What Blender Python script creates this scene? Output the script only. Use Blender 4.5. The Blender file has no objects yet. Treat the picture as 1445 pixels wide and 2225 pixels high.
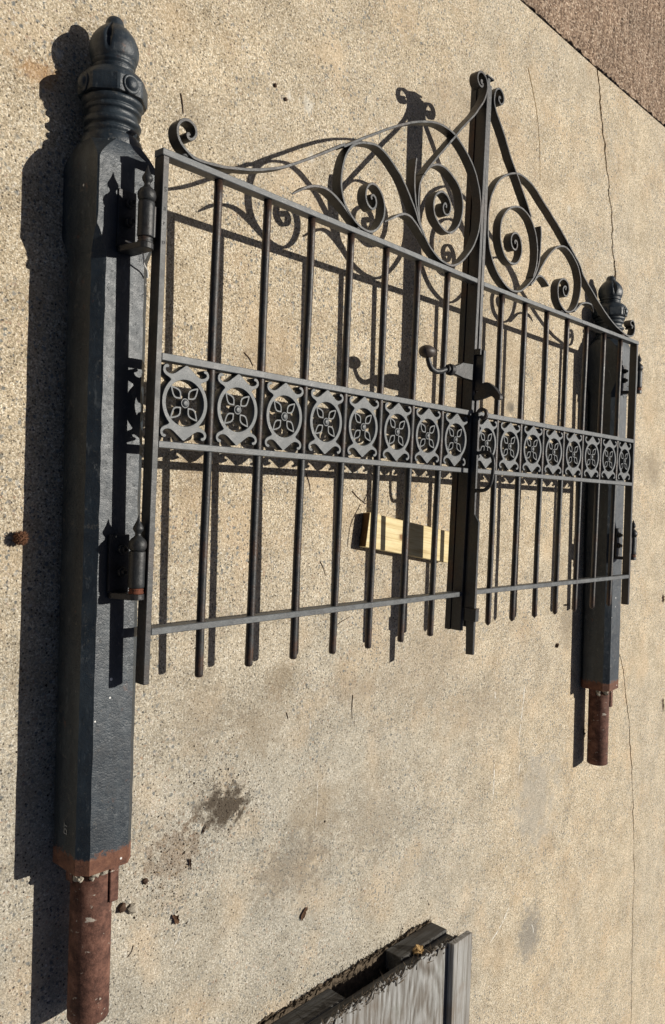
import bpy, bmesh, math, random
from mathutils import Vector, Matrix, noise as mnoise

random.seed(7)
scene = bpy.context.scene
col = scene.collection

# ------------------------------------------------------------------ camera
# A phone held sideways: "up" in the picture runs along the ground (world +Y),
# the far side is to the right of the picture (world +X).
cam_d = bpy.data.cameras.new('camera')
cam = bpy.data.objects.new('camera', cam_d)
col.objects.link(cam)
cam_d.sensor_fit = 'VERTICAL'
cam_d.sensor_height = 24.0
cam_d.sensor_width = 24.0
cam_d.lens = 24.0 * 1753.248 / 2225.0
cam_d.clip_start = 0.02
cam_d.clip_end = 200.0
RIGHT = Vector((0.681584, 0.032862, 0.731001))
UP = Vector((-0.009407, 0.999302, -0.036153))
BACK = Vector((-0.731679, 0.017765, 0.681418))
m = Matrix((RIGHT, UP, BACK)).transposed().to_4x4()
m.translation = Vector((-0.911804, -0.028774, 1.517976))
cam.matrix_world = m
scene.camera = cam

# ------------------------------------------------------------------ light
SUN = Vector((-0.550021, -0.154565, -0.820723)).normalized()   # direction light travels
world = bpy.data.worlds.new('World')
scene.world = world
world.use_nodes = True
wn = world.node_tree
for n in list(wn.nodes):
    wn.nodes.remove(n)
sky = wn.nodes.new('ShaderNodeTexSky')
sky.sky_type = 'NISHITA'
sky.sun_disc = False
sky.sun_elevation = math.asin(-SUN.z)
sky.sun_rotation = math.atan2(-SUN.x, -SUN.y)
sky.air_density = 0.4
sky.dust_density = 1.8
sky.ozone_density = 0.0
bg = wn.nodes.new('ShaderNodeBackground')
bg.inputs['Strength'].default_value = 0.05
out = wn.nodes.new('ShaderNodeOutputWorld')
wn.links.new(sky.outputs[0], bg.inputs[0])
wn.links.new(bg.outputs[0], out.inputs[0])

sun_d = bpy.data.lights.new('sun', 'SUN')
sun_d.energy = 5.0
sun_d.angle = math.radians(0.53)
sun_d.color = (1.0, 0.95, 0.86)
sun = bpy.data.objects.new('sun', sun_d)
col.objects.link(sun)
sun.rotation_euler = SUN.to_track_quat('-Z', 'Y').to_euler()
sun.location = (6, 2, 9)

scene.view_settings.view_transform = 'Standard'
scene.view_settings.look = 'None'
scene.view_settings.exposure = 0.0
scene.view_settings.gamma = 1.0
scene.view_settings.use_curve_mapping = False
scene.cycles.max_bounces = 4
scene.cycles.diffuse_bounces = 3
scene.cycles.glossy_bounces = 2

# ------------------------------------------------------------------ materials
class NT:
    """Small helper round a material's node tree."""
    dims = '3D'
    def __init__(self, name):
        self.mat = bpy.data.materials.new(name)
        self.mat.use_nodes = True
        self.t = self.mat.node_tree
        for n in list(self.t.nodes):
            self.t.nodes.remove(n)
        self.out = self.t.nodes.new('ShaderNodeOutputMaterial')
        self.bsdf = self.t.nodes.new('ShaderNodeBsdfPrincipled')
        self.t.links.new(self.bsdf.outputs[0], self.out.inputs[0])
        self.tc = self.t.nodes.new('ShaderNodeTexCoord')
        self.co = self.tc.outputs['Object']
    def link(self, a, b):
        self.t.links.new(a, b)
    def setin(self, sock, v):
        if v is None:
            return
        if isinstance(v, bpy.types.NodeSocket):
            self.link(v, sock)
        else:
            sock.default_value = v
    def mapping(self, scale=(1, 1, 1), loc=(0, 0, 0), rot=(0, 0, 0), src=None):
        n = self.t.nodes.new('ShaderNodeMapping')
        n.inputs['Scale'].default_value = scale
        n.inputs['Location'].default_value = loc
        n.inputs['Rotation'].default_value = rot
        self.link(src or self.co, n.inputs['Vector'])
        return n.outputs[0]
    def noise(self, scale, detail=4, rough=0.55, src=None, dist=0.0):
        n = self.t.nodes.new('ShaderNodeTexNoise')
        n.noise_dimensions = self.dims
        n.inputs['Scale'].default_value = scale
        n.inputs['Detail'].default_value = detail
        n.inputs['Roughness'].default_value = rough
        n.inputs['Distortion'].default_value = dist
        self.link(src or self.co, n.inputs['Vector'])
        return n.outputs['Fac']
    def voronoi(self, scale, feature='F1', src=None, rnd=1.0):
        n = self.t.nodes.new('ShaderNodeTexVoronoi')
        n.voronoi_dimensions = self.dims
        n.feature = feature
        n.inputs['Scale'].default_value = scale
        n.inputs['Randomness'].default_value = rnd
        self.link(src or self.co, n.inputs['Vector'])
        return n
    def ramp(self, fac, stops, interp='LINEAR'):
        n = self.t.nodes.new('ShaderNodeValToRGB')
        n.color_ramp.interpolation = interp
        els = n.color_ramp.elements
        while len(els) < len(stops):
            els.new(0.5)
        for e, (p, c) in zip(els, stops):
            e.position = p
            e.color = (*c, 1.0) if len(c) == 3 else c
        self.setin(n.inputs[0], fac)
        return n.outputs[0]
    def rampf(self, fac, a, b):
        """0 below a, 1 above b."""
        n = self.t.nodes.new('ShaderNodeMapRange')
        n.inputs['From Min'].default_value = a
        n.inputs['From Max'].default_value = b
        n.clamp = True
        self.setin(n.inputs[0], fac)
        return n.outputs[0]
    def math(self, op, a, b=None):
        n = self.t.nodes.new('ShaderNodeMath')
        n.operation = op
        self.setin(n.inputs[0], a)
        if b is not None:
            self.setin(n.inputs[1], b)
        return n.outputs[0]
    def mix(self, fac, a, b, mode='MIX'):
        n = self.t.nodes.new('ShaderNodeMix')
        n.data_type = 'RGBA'
        n.blend_type = mode
        self.setin(n.inputs[0], fac)
        for s, v in ((n.inputs[6], a), (n.inputs[7], b)):
            if isinstance(v, tuple) and len(v) == 3:
                v = (*v, 1.0)
            self.setin(s, v)
        return n.outputs[2]
    def bump(self, height, strength, dist, normal=None):
        n = self.t.nodes.new('ShaderNodeBump')
        n.inputs['Strength'].default_value = strength
        n.inputs['Distance'].default_value = dist
        self.link(height, n.inputs['Height'])
        if normal is not None:
            self.link(normal, n.inputs['Normal'])
        return n.outputs[0]
    def sep(self, src=None):
        n = self.t.nodes.new('ShaderNodeSeparateXYZ')
        self.link(src or self.co, n.inputs[0])
        return n.outputs
    def spot(self, loc, r, amp=0.5, nscale=14):
        """Soft ragged patch: 1 at the middle of an ellipse, 0 outside (r = radii)."""
        d = self.t.nodes.new('ShaderNodeVectorMath')
        d.operation = 'LENGTH'
        mp = self.mapping(scale=(1 / r[0], 1 / r[1], 0.0), loc=(-loc[0] / r[0], -loc[1] / r[1], 0))
        self.link(mp, d.inputs[0])
        key = '_nz%d' % nscale
        if not hasattr(self, key):
            setattr(self, key, self.noise(nscale, 4, 0.68))
        nz = getattr(self, key)
        v = self.math('ADD', d.outputs['Value'], self.math('MULTIPLY', self.math('SUBTRACT', nz, 0.5), amp * 4))
        return self.rampf(v, 1.05, 0.45)
    def done(self, color, rough=0.6, normal=None, spec=0.5, metallic=0.0):
        if isinstance(color, tuple) and len(color) == 3:
            color = (*color, 1.0)
        self.setin(self.bsdf.inputs['Base Color'], color)
        self.setin(self.bsdf.inputs['Roughness'], rough)
        self.setin(self.bsdf.inputs['Specular IOR Level'], spec)
        self.setin(self.bsdf.inputs['Metallic'], metallic)
        if normal is not None:
            self.link(normal, self.bsdf.inputs['Normal'])
        return self.mat


def make_concrete():
    t = NT('worn_concrete')
    t.dims = '2D'
    # sand grains
    g1 = t.voronoi(400)
    grain = t.ramp(t.sep(g1.outputs['Color'])[0], [
        (0.0, (0.13, 0.105, 0.075)), (0.14, (0.28, 0.23, 0.16)), (0.38, (0.45, 0.37, 0.26)),
        (0.64, (0.58, 0.49, 0.355)), (0.86, (0.75, 0.67, 0.53)), (1.0, (0.98, 0.95, 0.86))])
    g2 = t.voronoi(200)
    grain2 = t.ramp(t.sep(g2.outputs['Color'])[1], [
        (0.0, (0.30, 0.25, 0.175)), (0.3, (0.47, 0.385, 0.27)), (0.7, (0.56, 0.47, 0.34)), (1.0, (0.74, 0.67, 0.54))])
    c = t.mix(0.42, grain, grain2)
    c = t.mix(0.08, c, (0.50, 0.42, 0.30))
    grit = t.noise(170, 4, 0.85)
    c = t.mix(1.0, c, t.ramp(grit, [(0.30, (0.72, 0.71, 0.69)), (0.5, (1.0, 1.0, 1.0)), (0.70, (1.26, 1.26, 1.25))]), 'MULTIPLY')
    # open pores between the grains, in drifts
    drift = t.noise(7, 2, 0.6)
    pore = t.rampf(t.math('ADD', t.noise(190, 3, 0.75), t.math('MULTIPLY', t.math('SUBTRACT', 0.5, drift), 0.18)), 0.42, 0.33)
    c = t.mix(t.math('MULTIPLY', pore, 0.8), c, (0.13, 0.105, 0.07))
    # big patches: warmer tan / greyer cement paste
    big = t.noise(1.7, 3, 0.6, src=t.mapping(scale=(1, 1, 1), loc=(3.1, 1.7, 0)))
    s = t.sep()
    low = t.rampf(t.math('ADD', s[1], t.math('MULTIPLY', t.math('SUBTRACT', big, 0.5), 0.8)), -0.10, -0.75)
    near = t.rampf(s[0], 1.9, 0.8)
    lowg = t.math('MULTIPLY', low, near)
    greyf = t.math('ADD', t.math('MULTIPLY', t.rampf(big, 0.42, 0.68), 0.30), t.math('MULTIPLY', lowg, 0.80))
    grey = t.mix(0.40, c, (0.46, 0.43, 0.37))
    grey = t.mix(1.0, grey, (0.85, 0.90, 0.97), 'MULTIPLY')
    c = t.mix(greyf, c, grey)
    warm = t.rampf(t.noise(4.5, 2, 0.6, src=t.mapping(loc=(9, 4, 0))), 0.52, 0.72)
    c = t.mix(t.math('MULTIPLY', warm, 0.35), c, (0.55, 0.41, 0.26), 'MIX')
    tone = t.ramp(t.noise(8, 6, 0.78), [(0.28, (0.78, 0.77, 0.76)), (0.5, (1.0, 1.0, 1.0)), (0.72, (1.18, 1.18, 1.19))])
    c = t.mix(1.0, c, tone, 'MULTIPLY')
    c = t.mix(1.0, c, (1.14, 1.12, 1.085), 'MULTIPLY')
    # exposed pebbles, blue-grey and pale, sparse; ragged outline
    wob = t.t.nodes.new('ShaderNodeVectorMath'); wob.operation = 'ADD'
    nz = t.t.nodes.new('ShaderNodeTexNoise'); nz.noise_dimensions = '2D'; nz.inputs['Scale'].default_value = 190
    t.link(t.co, nz.inputs['Vector'])
    sc = t.t.nodes.new('ShaderNodeVectorMath'); sc.operation = 'SCALE'; sc.inputs['Scale'].default_value = 0.0075
    t.link(nz.outputs['Color'], sc.inputs[0])
    t.link(t.co, wob.inputs[0]); t.link(sc.outputs[0], wob.inputs[1])
    stone_zone = t.noise(3.2, 2)
    for scale, keep, size, cols in ((62, 0.80, 0.30, [(0.0, (0.17, 0.175, 0.165)), (0.45, (0.27, 0.27, 0.25)), (0.75, (0.36, 0.33, 0.28)), (1.0, (0.6, 0.56, 0.48))]),
                                    (120, 0.76, 0.34, [(0.0, (0.12, 0.125, 0.12)), (0.4, (0.24, 0.25, 0.24)), (0.7, (0.45, 0.30, 0.20)), (1.0, (0.74, 0.70, 0.62))])):
        v = t.voronoi(scale, src=wob.outputs[0])
        vc = t.sep(v.outputs['Color'])
        sel = t.math('GREATER_THAN', vc[0], keep)
        inside = t.rampf(v.outputs['Distance'], size, size - 0.10)
        f = t.math('MULTIPLY', sel, inside)
        f = t.math('MULTIPLY', f, t.rampf(stone_zone, 0.30, 0.52))
        sc_col = t.ramp(vc[1], cols)
        c = t.mix(t.math('MULTIPLY', f, 0.92), c, sc_col)
    # tiny dark specks and pits
    d = t.voronoi(88)
    dc = t.sep(d.outputs['Color'])
    pit = t.math('MULTIPLY', t.math('GREATER_THAN', dc[2], 0.80), t.rampf(d.outputs['Distance'], 0.22, 0.12))
    c = t.mix(t.math('MULTIPLY', pit, 0.85), c, (0.055, 0.045, 0.035))
    # stains with a shape of their own
    for loc, r, colr, a, amp, ns in (((0.368, -0.796), (0.080, 0.055), (0.022, 0.018, 0.013), 0.97, 0.7, 38),
                            ((0.35, -0.79), (0.10, 0.065), (0.15, 0.118, 0.085), 0.60, 0.8, 38),
                            ((0.215, -0.865), (0.09, 0.07), (0.20, 0.13, 0.08), 0.50, 0.9, 38),
                            ((0.70, -0.88), (0.13, 0.12), (0.32, 0.25, 0.165), 0.40, 0.5, 14),
                            ((0.545, -0.515), (0.07, 0.06), (0.27, 0.205, 0.13), 0.55, 0.5, 14),
                            ((1.18, -0.55), (0.25, 0.16), (0.36, 0.285, 0.20), 0.35, 0.6, 14),
                            ((0.60, -1.02), (0.16, 0.09), (0.22, 0.185, 0.14), 0.55, 0.7, 38),
                            ((1.92, -1.70), (0.11, 0.14), (0.24, 0.23, 0.21), 0.65, 0.5, 38),
                            ((1.93, -1.18), (0.18, 0.22), (0.38, 0.36, 0.32), 0.5, 0.7, 14),
                            ((2.15, -0.50), (0.10, 0.11), (0.26, 0.21, 0.15), 0.5, 0.5, 14),
                            ((1.635, 0.315), (0.034, 0.024), (0.13, 0.13, 0.12), 0.9, 0.15, 38),
                            ((2.95, 0.15), (0.12, 0.10), (0.26, 0.21, 0.15), 0.5, 0.4, 14),
                            ((0.255, 0.02), (0.07, 0.10), (0.32, 0.22, 0.13), 0.4, 0.5, 14),
                            ((-0.16, 0.78), (0.06, 0.03), (0.45, 0.23, 0.08), 0.5, 0.5, 38),
                            ((1.45, 0.45), (0.3, 0.5), (0.40, 0.31, 0.20), 0.35, 0.7, 14),
                            ((0.47, -0.62), (0.13, 0.08), (0.30, 0.235, 0.16), 0.45, 0.7, 38),
                            ((0.28, -0.56), (0.09, 0.12), (0.30, 0.24, 0.17), 0.40, 0.7, 38),
                            ((0.95, -0.98), (0.20, 0.13), (0.30, 0.25, 0.185), 0.40, 0.8, 38),
                            ((1.50, -0.75), (0.24, 0.10), (0.33, 0.26, 0.18), 0.35, 0.7, 38),
                            ((0.47, 0.30), (0.10, 0.12), (0.34, 0.25, 0.16), 0.35, 0.7, 38),
                            ((1.25, 1.20), (0.30, 0.16), (0.36, 0.28, 0.19), 0.35, 0.7, 14),
                            ((0.85, -0.58), (0.2, 0.05), (0.28, 0.22, 0.155), 0.4, 0.6, 38)):
        c = t.mix(t.math('MULTIPLY', t.spot(loc, r, amp, ns), a), c, colr)
    # pale rubbed spots
    for loc, r in (((0.575, 0.99), (0.018, 0.03)), ((0.59, 0.86), (0.012, 0.02)), ((-0.12, 0.83), (0.012, 0.012)), ((0.505, 0.99), (0.01, 0.014)), ((2.02, 1.13), (0.02, 0.02)), ((1.93, 0.80), (0.035, 0.03))):
        c = t.mix(t.math('MULTIPLY', t.spot(loc, r, 0.5, 60), 0.6), c, (0.75, 0.71, 0.62))
    h = t.math('ADD', t.math('MULTIPLY', grit, 1.1), t.math('MULTIPLY', g2.outputs['Distance'], -0.35))
    h = t.math('SUBTRACT', h, t.math('MULTIPLY', pore, 0.30))
    return t.done(c, 0.88, t.bump(h, 0.85, 0.0036), spec=0.25)


def make_asphalt():
    t = NT('old_brown_asphalt')
    t.dims = '2D'
    g = t.voronoi(165)
    gc = t.sep(g.outputs['Color'])
    c = t.ramp(gc[0], [(0.0, (0.09, 0.067, 0.05)), (0.3, (0.21, 0.155, 0.115)), (0.6, (0.31, 0.24, 0.18)), (0.85, (0.40, 0.325, 0.255)), (1.0, (0.60, 0.53, 0.44))])
    big = t.ramp(t.noise(5, 4, 0.6), [(0.3, (1.10, 1.02, 0.95)), (0.7, (1.48, 1.34, 1.22))])
    c = t.mix(1.0, c, big, 'MULTIPLY')
    gap = t.rampf(t.noise(180, 3, 0.7), 0.44, 0.34)
    c = t.mix(t.math('MULTIPLY', gap, 0.8), c, (0.045, 0.032, 0.03))
    h = t.math('SUBTRACT', t.math('MULTIPLY', t.noise(150, 4, 0.65), 1.0), t.math('MULTIPLY', g.outputs['Distance'], 0.8))
    return t.done(c, 0.9, t.bump(h, 0.9, 0.006), spec=0.2)


def make_soil():
    t = NT('dark_crack_soil')
    c = t.ramp(t.noise(120, 4, 0.7), [(0.3, (0.02, 0.017, 0.014)), (0.75, (0.09, 0.07, 0.05))])
    return t.done(c, 0.95, t.bump(t.noise(200, 3), 0.8, 0.003), spec=0.1)


def make_iron(name='black_iron', rust=0.30, dusty=0.5, lift=1.0, spec=0.42):
    t = NT(name)
    n1 = t.noise(30, 6, 0.7)
    base = t.ramp(n1, [(0.25, (0.011 * lift, 0.012 * lift, 0.013 * lift)), (0.55, (0.023 * lift, 0.025 * lift, 0.026 * lift)), (0.85, (0.052 * lift, 0.055 * lift, 0.056 * lift))])
    r1 = t.rampf(t.noise(9, 6, 0.72, src=t.mapping(loc=(2.2, 5.1, 1.3))), 0.46, 0.66)
    rc = t.ramp(t.noise(130, 4, 0.7), [(0.3, (0.028, 0.012, 0.006)), (0.7, (0.095, 0.042, 0.018))])
    c = t.mix(t.math('MULTIPLY', r1, rust * 1.7), base, rc)
    # chips through the paint
    ch = t.rampf(t.noise(75, 6, 0.8, src=t.mapping(loc=(7, 1, 3))), 0.63, 0.68)
    c = t.mix(t.math('MULTIPLY', ch, 0.55), c, (0.10 * lift, 0.088 * lift, 0.075 * lift))
    dn = t.rampf(t.noise(300, 3, 0.7), 0.52, 0.78)
    c = t.mix(t.math('MULTIPLY', dn, dusty * 0.5), c, (0.20, 0.195, 0.185))
    rough = t.ramp(n1, [(0.3, (0.36, 0.36, 0.36)), (0.75, (0.60, 0.60, 0.60))])
    h = t.math('ADD', t.noise(420, 3, 0.7), t.math('MULTIPLY', t.noise(60, 3, 0.6), 1.8))
    return t.done(c, rough, t.bump(h, 0.34, 0.0016), spec=spec)


def make_post_paint():
    t = NT('blue_black_post_paint')
    n1 = t.noise(16, 6, 0.68)
    c = t.ramp(n1, [(0.25, (0.009, 0.0135, 0.019)), (0.55, (0.017, 0.0255, 0.034)), (0.85, (0.036, 0.049, 0.060))])
    sc = t.rampf(t.noise(70, 4, 0.7, src=t.mapping(scale=(1, 0.35, 1), rot=(0, 0, 0.5))), 0.60, 0.72)
    c = t.mix(t.math('MULTIPLY', sc, 0.42), c, (0.15, 0.165, 0.17))
    # worn pale drifts along the length, chips to grey primer, dusty blooms
    dr = t.rampf(t.noise(3.5, 6, 0.7, src=t.mapping(scale=(6, 0.9, 6), loc=(1, 8, 3))), 0.48, 0.74)
    c = t.mix(t.math('MULTIPLY', dr, 0.30), c, (0.10, 0.128, 0.15))
    cp = t.rampf(t.noise(46, 7, 0.8, src=t.mapping(loc=(3, 3, 9))), 0.60, 0.625)
    c = t.mix(t.math('MULTIPLY', cp, 0.65), c, (0.10, 0.095, 0.085))
    # rust freckles on the paint
    rf = t.rampf(t.noise(22, 7, 0.78, src=t.mapping(loc=(4, 2, 7))), 0.625, 0.69)
    rust = t.ramp(t.noise(60, 6, 0.78), [(0.28, (0.035, 0.017, 0.012)), (0.45, (0.12, 0.048, 0.027)), (0.6, (0.17, 0.075, 0.042)), (0.8, (0.27, 0.15, 0.09))])
    c = t.mix(t.math('MULTIPLY', rf, 0.6), c, rust)
    # bare rusted foot below the paint line
    y = t.sep()[1]
    edge = t.math('ADD', y, t.math('MULTIPLY', t.math('SUBTRACT', t.noise(34, 7, 0.82), 0.5), 0.095))
    foot = t.rampf(edge, -0.742, -0.748)
    c = t.mix(foot, c, rust)
    scf = t.rampf(t.noise(17, 6, 0.74, src=t.mapping(scale=(1.5, 0.7, 1.5), loc=(6, 6, 1))), 0.665, 0.70)
    c = t.mix(t.math('MULTIPLY', scf, 0.45), c, (0.26, 0.265, 0.26))
    # white splashes
    v = t.voronoi(30)
    vc = t.sep(v.outputs['Color'])
    sp = t.math('MULTIPLY', t.math('GREATER_THAN', vc[0], 0.66), t.rampf(t.math('DIVIDE', v.outputs['Distance'], t.math('ADD', vc[1], 0.25)), 0.085, 0.06))
    c = t.mix(sp, c, (0.75, 0.74, 0.70))
    rough = t.ramp(t.noise(60, 5, 0.65), [(0.3, (0.33, 0.33, 0.33)), (0.8, (0.60, 0.60, 0.60))])
    rough = t.mix(foot, rough, (0.85, 0.85, 0.85))
    h = t.math('ADD', t.noise(260, 4, 0.7), t.math('MULTIPLY', t.noise(30, 6, 0.7), 2.6))
    h = t.math('SUBTRACT', h, t.math('MULTIPLY', cp, 0.5))
    return t.done(c, rough, t.bump(h, 0.34, 0.0024), spec=0.52)


def make_rust(name, a=(0.055, 0.024, 0.018), b=(0.13, 0.058, 0.042), mortar=True):
    t = NT(name)
    c = t.ramp(t.noise(26, 7, 0.78), [(0.28, tuple(x * 0.6 for x in a)), (0.42, a), (0.58, b), (0.78, (0.24, 0.14, 0.105))])
    fine = t.ramp(t.noise(240, 3, 0.7), [(0.3, (0.8, 0.8, 0.8)), (0.7, (1.2, 1.2, 1.2))])
    c = t.mix(1.0, c, fine, 'MULTIPLY')
    if mortar:
        mk = t.rampf(t.noise(30, 6, 0.7, src=t.mapping(scale=(1, 1.6, 1), loc=(1.7, 6.3, 2))), 0.62, 0.65)
        c = t.mix(t.math('MULTIPLY', mk, 0.8), c, (0.52, 0.47, 0.39))
    h = t.math('ADD', t.noise(300, 4, 0.7), t.math('MULTIPLY', t.noise(55, 4, 0.6), 1.2))
    return t.done(c, 0.82, t.bump(h, 0.5, 0.0022), spec=0.3)


def make_plain(name, c, rough=0.7, nscale=60, var=0.35, bump=0.3, spec=0.4):
    t = NT(name)
    f = t.ramp(t.noise(nscale, 5, 0.65), [(0.25, tuple(x * (1 - var) for x in c)), (0.8, tuple(min(1, x * (1 + var)) for x in c))])
    return t.done(f, rough, t.bump(t.noise(nscale * 3, 4, 0.65), bump, 0.002), spec=spec)


def make_pine():
    t = NT('fresh_pine')
    st = t.mapping(scale=(3.0, 42, 42))
    g = t.noise(2.2, 6, 0.6, src=st, dist=0.4)
    c = t.ramp(g, [(0.25, (0.46, 0.33, 0.15)), (0.42, (0.66, 0.53, 0.28)), (0.6, (0.74, 0.62, 0.35)), (0.8, (0.82, 0.72, 0.46))])
    ln = t.rampf(t.noise(5, 3, 0.6, src=t.mapping(scale=(1.2, 60, 60), loc=(2, 1, 4))), 0.52, 0.60)
    c = t.mix(t.math('MULTIPLY', ln, 0.35), c, (0.40, 0.24, 0.09))
    dirt = t.rampf(t.noise(16, 5, 0.7), 0.52, 0.75)
    c = t.mix(t.math('MULTIPLY', dirt, 0.3), c, (0.35, 0.27, 0.17))
    k = t.spot((0.158, -0.05), (0.016, 0.013), 0.25, 60)
    c = t.mix(t.math('MULTIPLY', k, 0.9), c, (0.20, 0.09, 0.03))
    sp = t.rampf(t.noise(70, 4, 0.75), 0.66, 0.74)
    c = t.mix(t.math('MULTIPLY', sp, 0.6), c, (0.30, 0.16, 0.06))
    return t.done(c, 0.7, t.bump(g, 0.5, 0.002), spec=0.3)


def make_grey_wood(name, rot=0.0, dark=1.0, axis=(26, 1.6, 26), warm=0.0, figure=0.0):
    t = NT(name)
    st = t.mapping(scale=axis, rot=(0, 0, rot))
    warp = t.noise(1.6, 4, 0.6, src=st, dist=1.6)
    fine = t.noise(9.0, 5, 0.7, src=st, dist=0.5)
    g = t.math('ADD', t.math('MULTIPLY', warp, 0.62), t.math('MULTIPLY', fine, 0.38))
    if figure:
        wv = t.t.nodes.new('ShaderNodeTexWave')
        wv.wave_type = 'RINGS'
        wv.rings_direction = 'Z'
        wv.inputs['Scale'].default_value = 5.0
        wv.inputs['Distortion'].default_value = 11.0
        wv.inputs['Detail'].default_value = 4.0
        wv.inputs['Detail Scale'].default_value = 1.3
        t.link(t.mapping(scale=(2.6, 0.55, 1.0), loc=(-2.75, 0.95, 0)), wv.inputs['Vector'])
        g = t.math('ADD', t.math('MULTIPLY', g, 1 - figure), t.math('MULTIPLY', t.rampf(wv.outputs['Fac'], -0.4, 1.25), figure))
    k = dark
    c = t.ramp(g, [(0.28, (0.045 * k, 0.038 * k, 0.030 * k)), (0.42, (0.17 * k, 0.155 * k, 0.135 * k)), (0.56, (0.30 * k, 0.295 * k, 0.28 * k)), (0.74, (0.50 * k, 0.50 * k, 0.49 * k))])
    br = t.rampf(t.noise(7, 4, 0.6), 0.50, 0.70)
    c = t.mix(t.math('MULTIPLY', br, 0.45 + warm), c, (0.15 * k, 0.095 * k, 0.05 * k))
    gr = t.rampf(t.noise(11, 4, 0.65, src=t.mapping(loc=(5, 5, 5))), 0.60, 0.75)
    c = t.mix(t.math('MULTIPLY', gr, 0.25), c, (0.09 * k, 0.11 * k, 0.05 * k))
    return t.done(c, 0.85, t.bump(g, 0.7, 0.003), spec=0.25)


M = dict(
    concrete=make_concrete(), asphalt=make_asphalt(), soil=make_soil(),
    iron=make_iron(rust=0.22, lift=1.05, spec=0.46), iron_rusty=make_iron('rusty_iron', 0.60, 0.35, 0.9), post=make_post_paint(),
    pipe=make_rust('rusty_pipe', (0.07, 0.032, 0.023), (0.165, 0.078, 0.054)), washer=make_rust('rusty_washer', (0.07, 0.025, 0.014), (0.20, 0.065, 0.034), False),
    hinge=make_iron('hinge_iron', 0.10, 0.35), casting=make_iron('grey_casting', 0.08, 0.9, 4.0),
    mortar=make_plain('pale_mortar', (0.40, 0.36, 0.29), 0.95, 120, 0.4, 0.9, 0.1),
    knob=make_plain('brown_knob_iron', (0.06, 0.045, 0.035), 0.5, 120, 0.4, 0.2, 0.5),
    stamp=make_plain('stamped_mark', (0.010, 0.010, 0.011), 0.8),
    mark=make_plain('pale_paint_mark', (0.45, 0.45, 0.43), 0.8),
    wire=make_plain('grey_wire', (0.62, 0.61, 0.58), 0.45),
    chalk=make_plain('white_scrape', (0.78, 0.75, 0.68), 0.95, 300, 0.2, 0.3, 0.1),
    pine=make_pine(), endgrain=make_plain('dark_end_grain', (0.11, 0.062, 0.028), 0.9, 90, 0.6, 0.6, 0.1), ply=make_grey_wood('grey_plywood', 0.0, 0.9, (30, 3.0, 30), -0.10, 0.24),
    plank=make_grey_wood('grey_plank', 0.0, 1.15, (34, 1.2, 34)),
    frame=make_grey_wood('dark_frame_wood', 0.0, 0.33, (1.4, 30, 30), 0.25),
    splinter=make_plain('splinter_wood', (0.11, 0.085, 0.06), 0.9, 60, 0.85, 0.5, 0.1),
    rawwood=make_plain('broken_raw_wood', (0.50, 0.33, 0.15), 0.9, 90, 0.5, 0.6, 0.1),
    twig=make_plain('dry_twig', (0.075, 0.045, 0.03), 0.85, 120, 0.4, 0.4, 0.2),
    straw=make_plain('dry_straw', (0.62, 0.45, 0.22), 0.8, 120, 0.3, 0.2, 0.2),
    leaf=make_plain('dry_leaf', (0.17, 0.095, 0.055), 0.8, 80, 0.5, 0.5, 0.25),
    crumb=make_plain('dark_crumb', (0.045, 0.034, 0.026), 0.95, 150, 0.6, 0.5, 0.1),
    ball=make_plain('brown_seed_ball', (0.15, 0.072, 0.04), 0.8, 260, 0.7, 0.6, 0.2),
)

# ------------------------------------------------------------------ mesh helpers
def link(o, parent=None):
    col.objects.link(o)
    if parent is not None:
        o.parent = parent
    return o

def obj(name, bm, mat, parent=None, smooth=False):
    me = bpy.data.meshes.new(name)
    bmesh.ops.recalc_face_normals(bm, faces=bm.faces[:])
    bm.to_mesh(me)
    bm.free()
    me.materials.append(mat)
    if smooth:
        for p in me.polygons:
            p.use_smooth = True
    return link(bpy.data.objects.new(name, me), parent)

def share(name, mesh, parent, mtx):
    o = link(bpy.data.objects.new(name, mesh), parent)
    o.matrix_local = mtx
    return o

def tag(o, label=None, cat=None, group=None, kind=None):
    if label: o['label'] = label
    if cat: o['category'] = cat
    if group: o['group'] = group
    if kind: o['kind'] = kind
    return o

def empty(name, mtx):
    o = bpy.data.objects.new(name, None)
    o.empty_display_size = 0.05
    col.objects.link(o)
    o.matrix_world = mtx
    return o

def box(bm, a, b, bev=0.0, seg=1):
    """Axis aligned box between corners a and b, edges optionally bevelled."""
    r = bmesh.ops.create_cube(bm, size=1.0)
    vs = r['verts']
    for v in vs:
        v.co = Vector([(a[i] + b[i]) / 2 + v.co[i] * (b[i] - a[i]) for i in range(3)])
    if bev:
        es = list({e for v in vs for e in v.link_edges})
        bmesh.ops.bevel(bm, geom=es, offset=bev, segments=seg, affect='EDGES', profile=0.6)
    return bm

def bbox(a, b, bev=0.0, seg=1):
    return box(bmesh.new(), a, b, bev, seg)

def rings_to_mesh(bm, rings, cap0=True, cap1=True, closed=False):
    vr = [[bm.verts.new(p) for p in r] for r in rings]
    n = len(vr[0])
    last = len(vr) if closed else len(vr) - 1
    for i in range(last):
        A, B = vr[i], vr[(i + 1) % len(vr)]
        for k in range(n):
            bm.faces.new((A[k], A[(k + 1) % n], B[(k + 1) % n], B[k]))
    if not closed:
        if cap0: bm.faces.new(vr[0])
        if cap1: bm.faces.new(vr[-1][::-1])
    return bm

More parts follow.
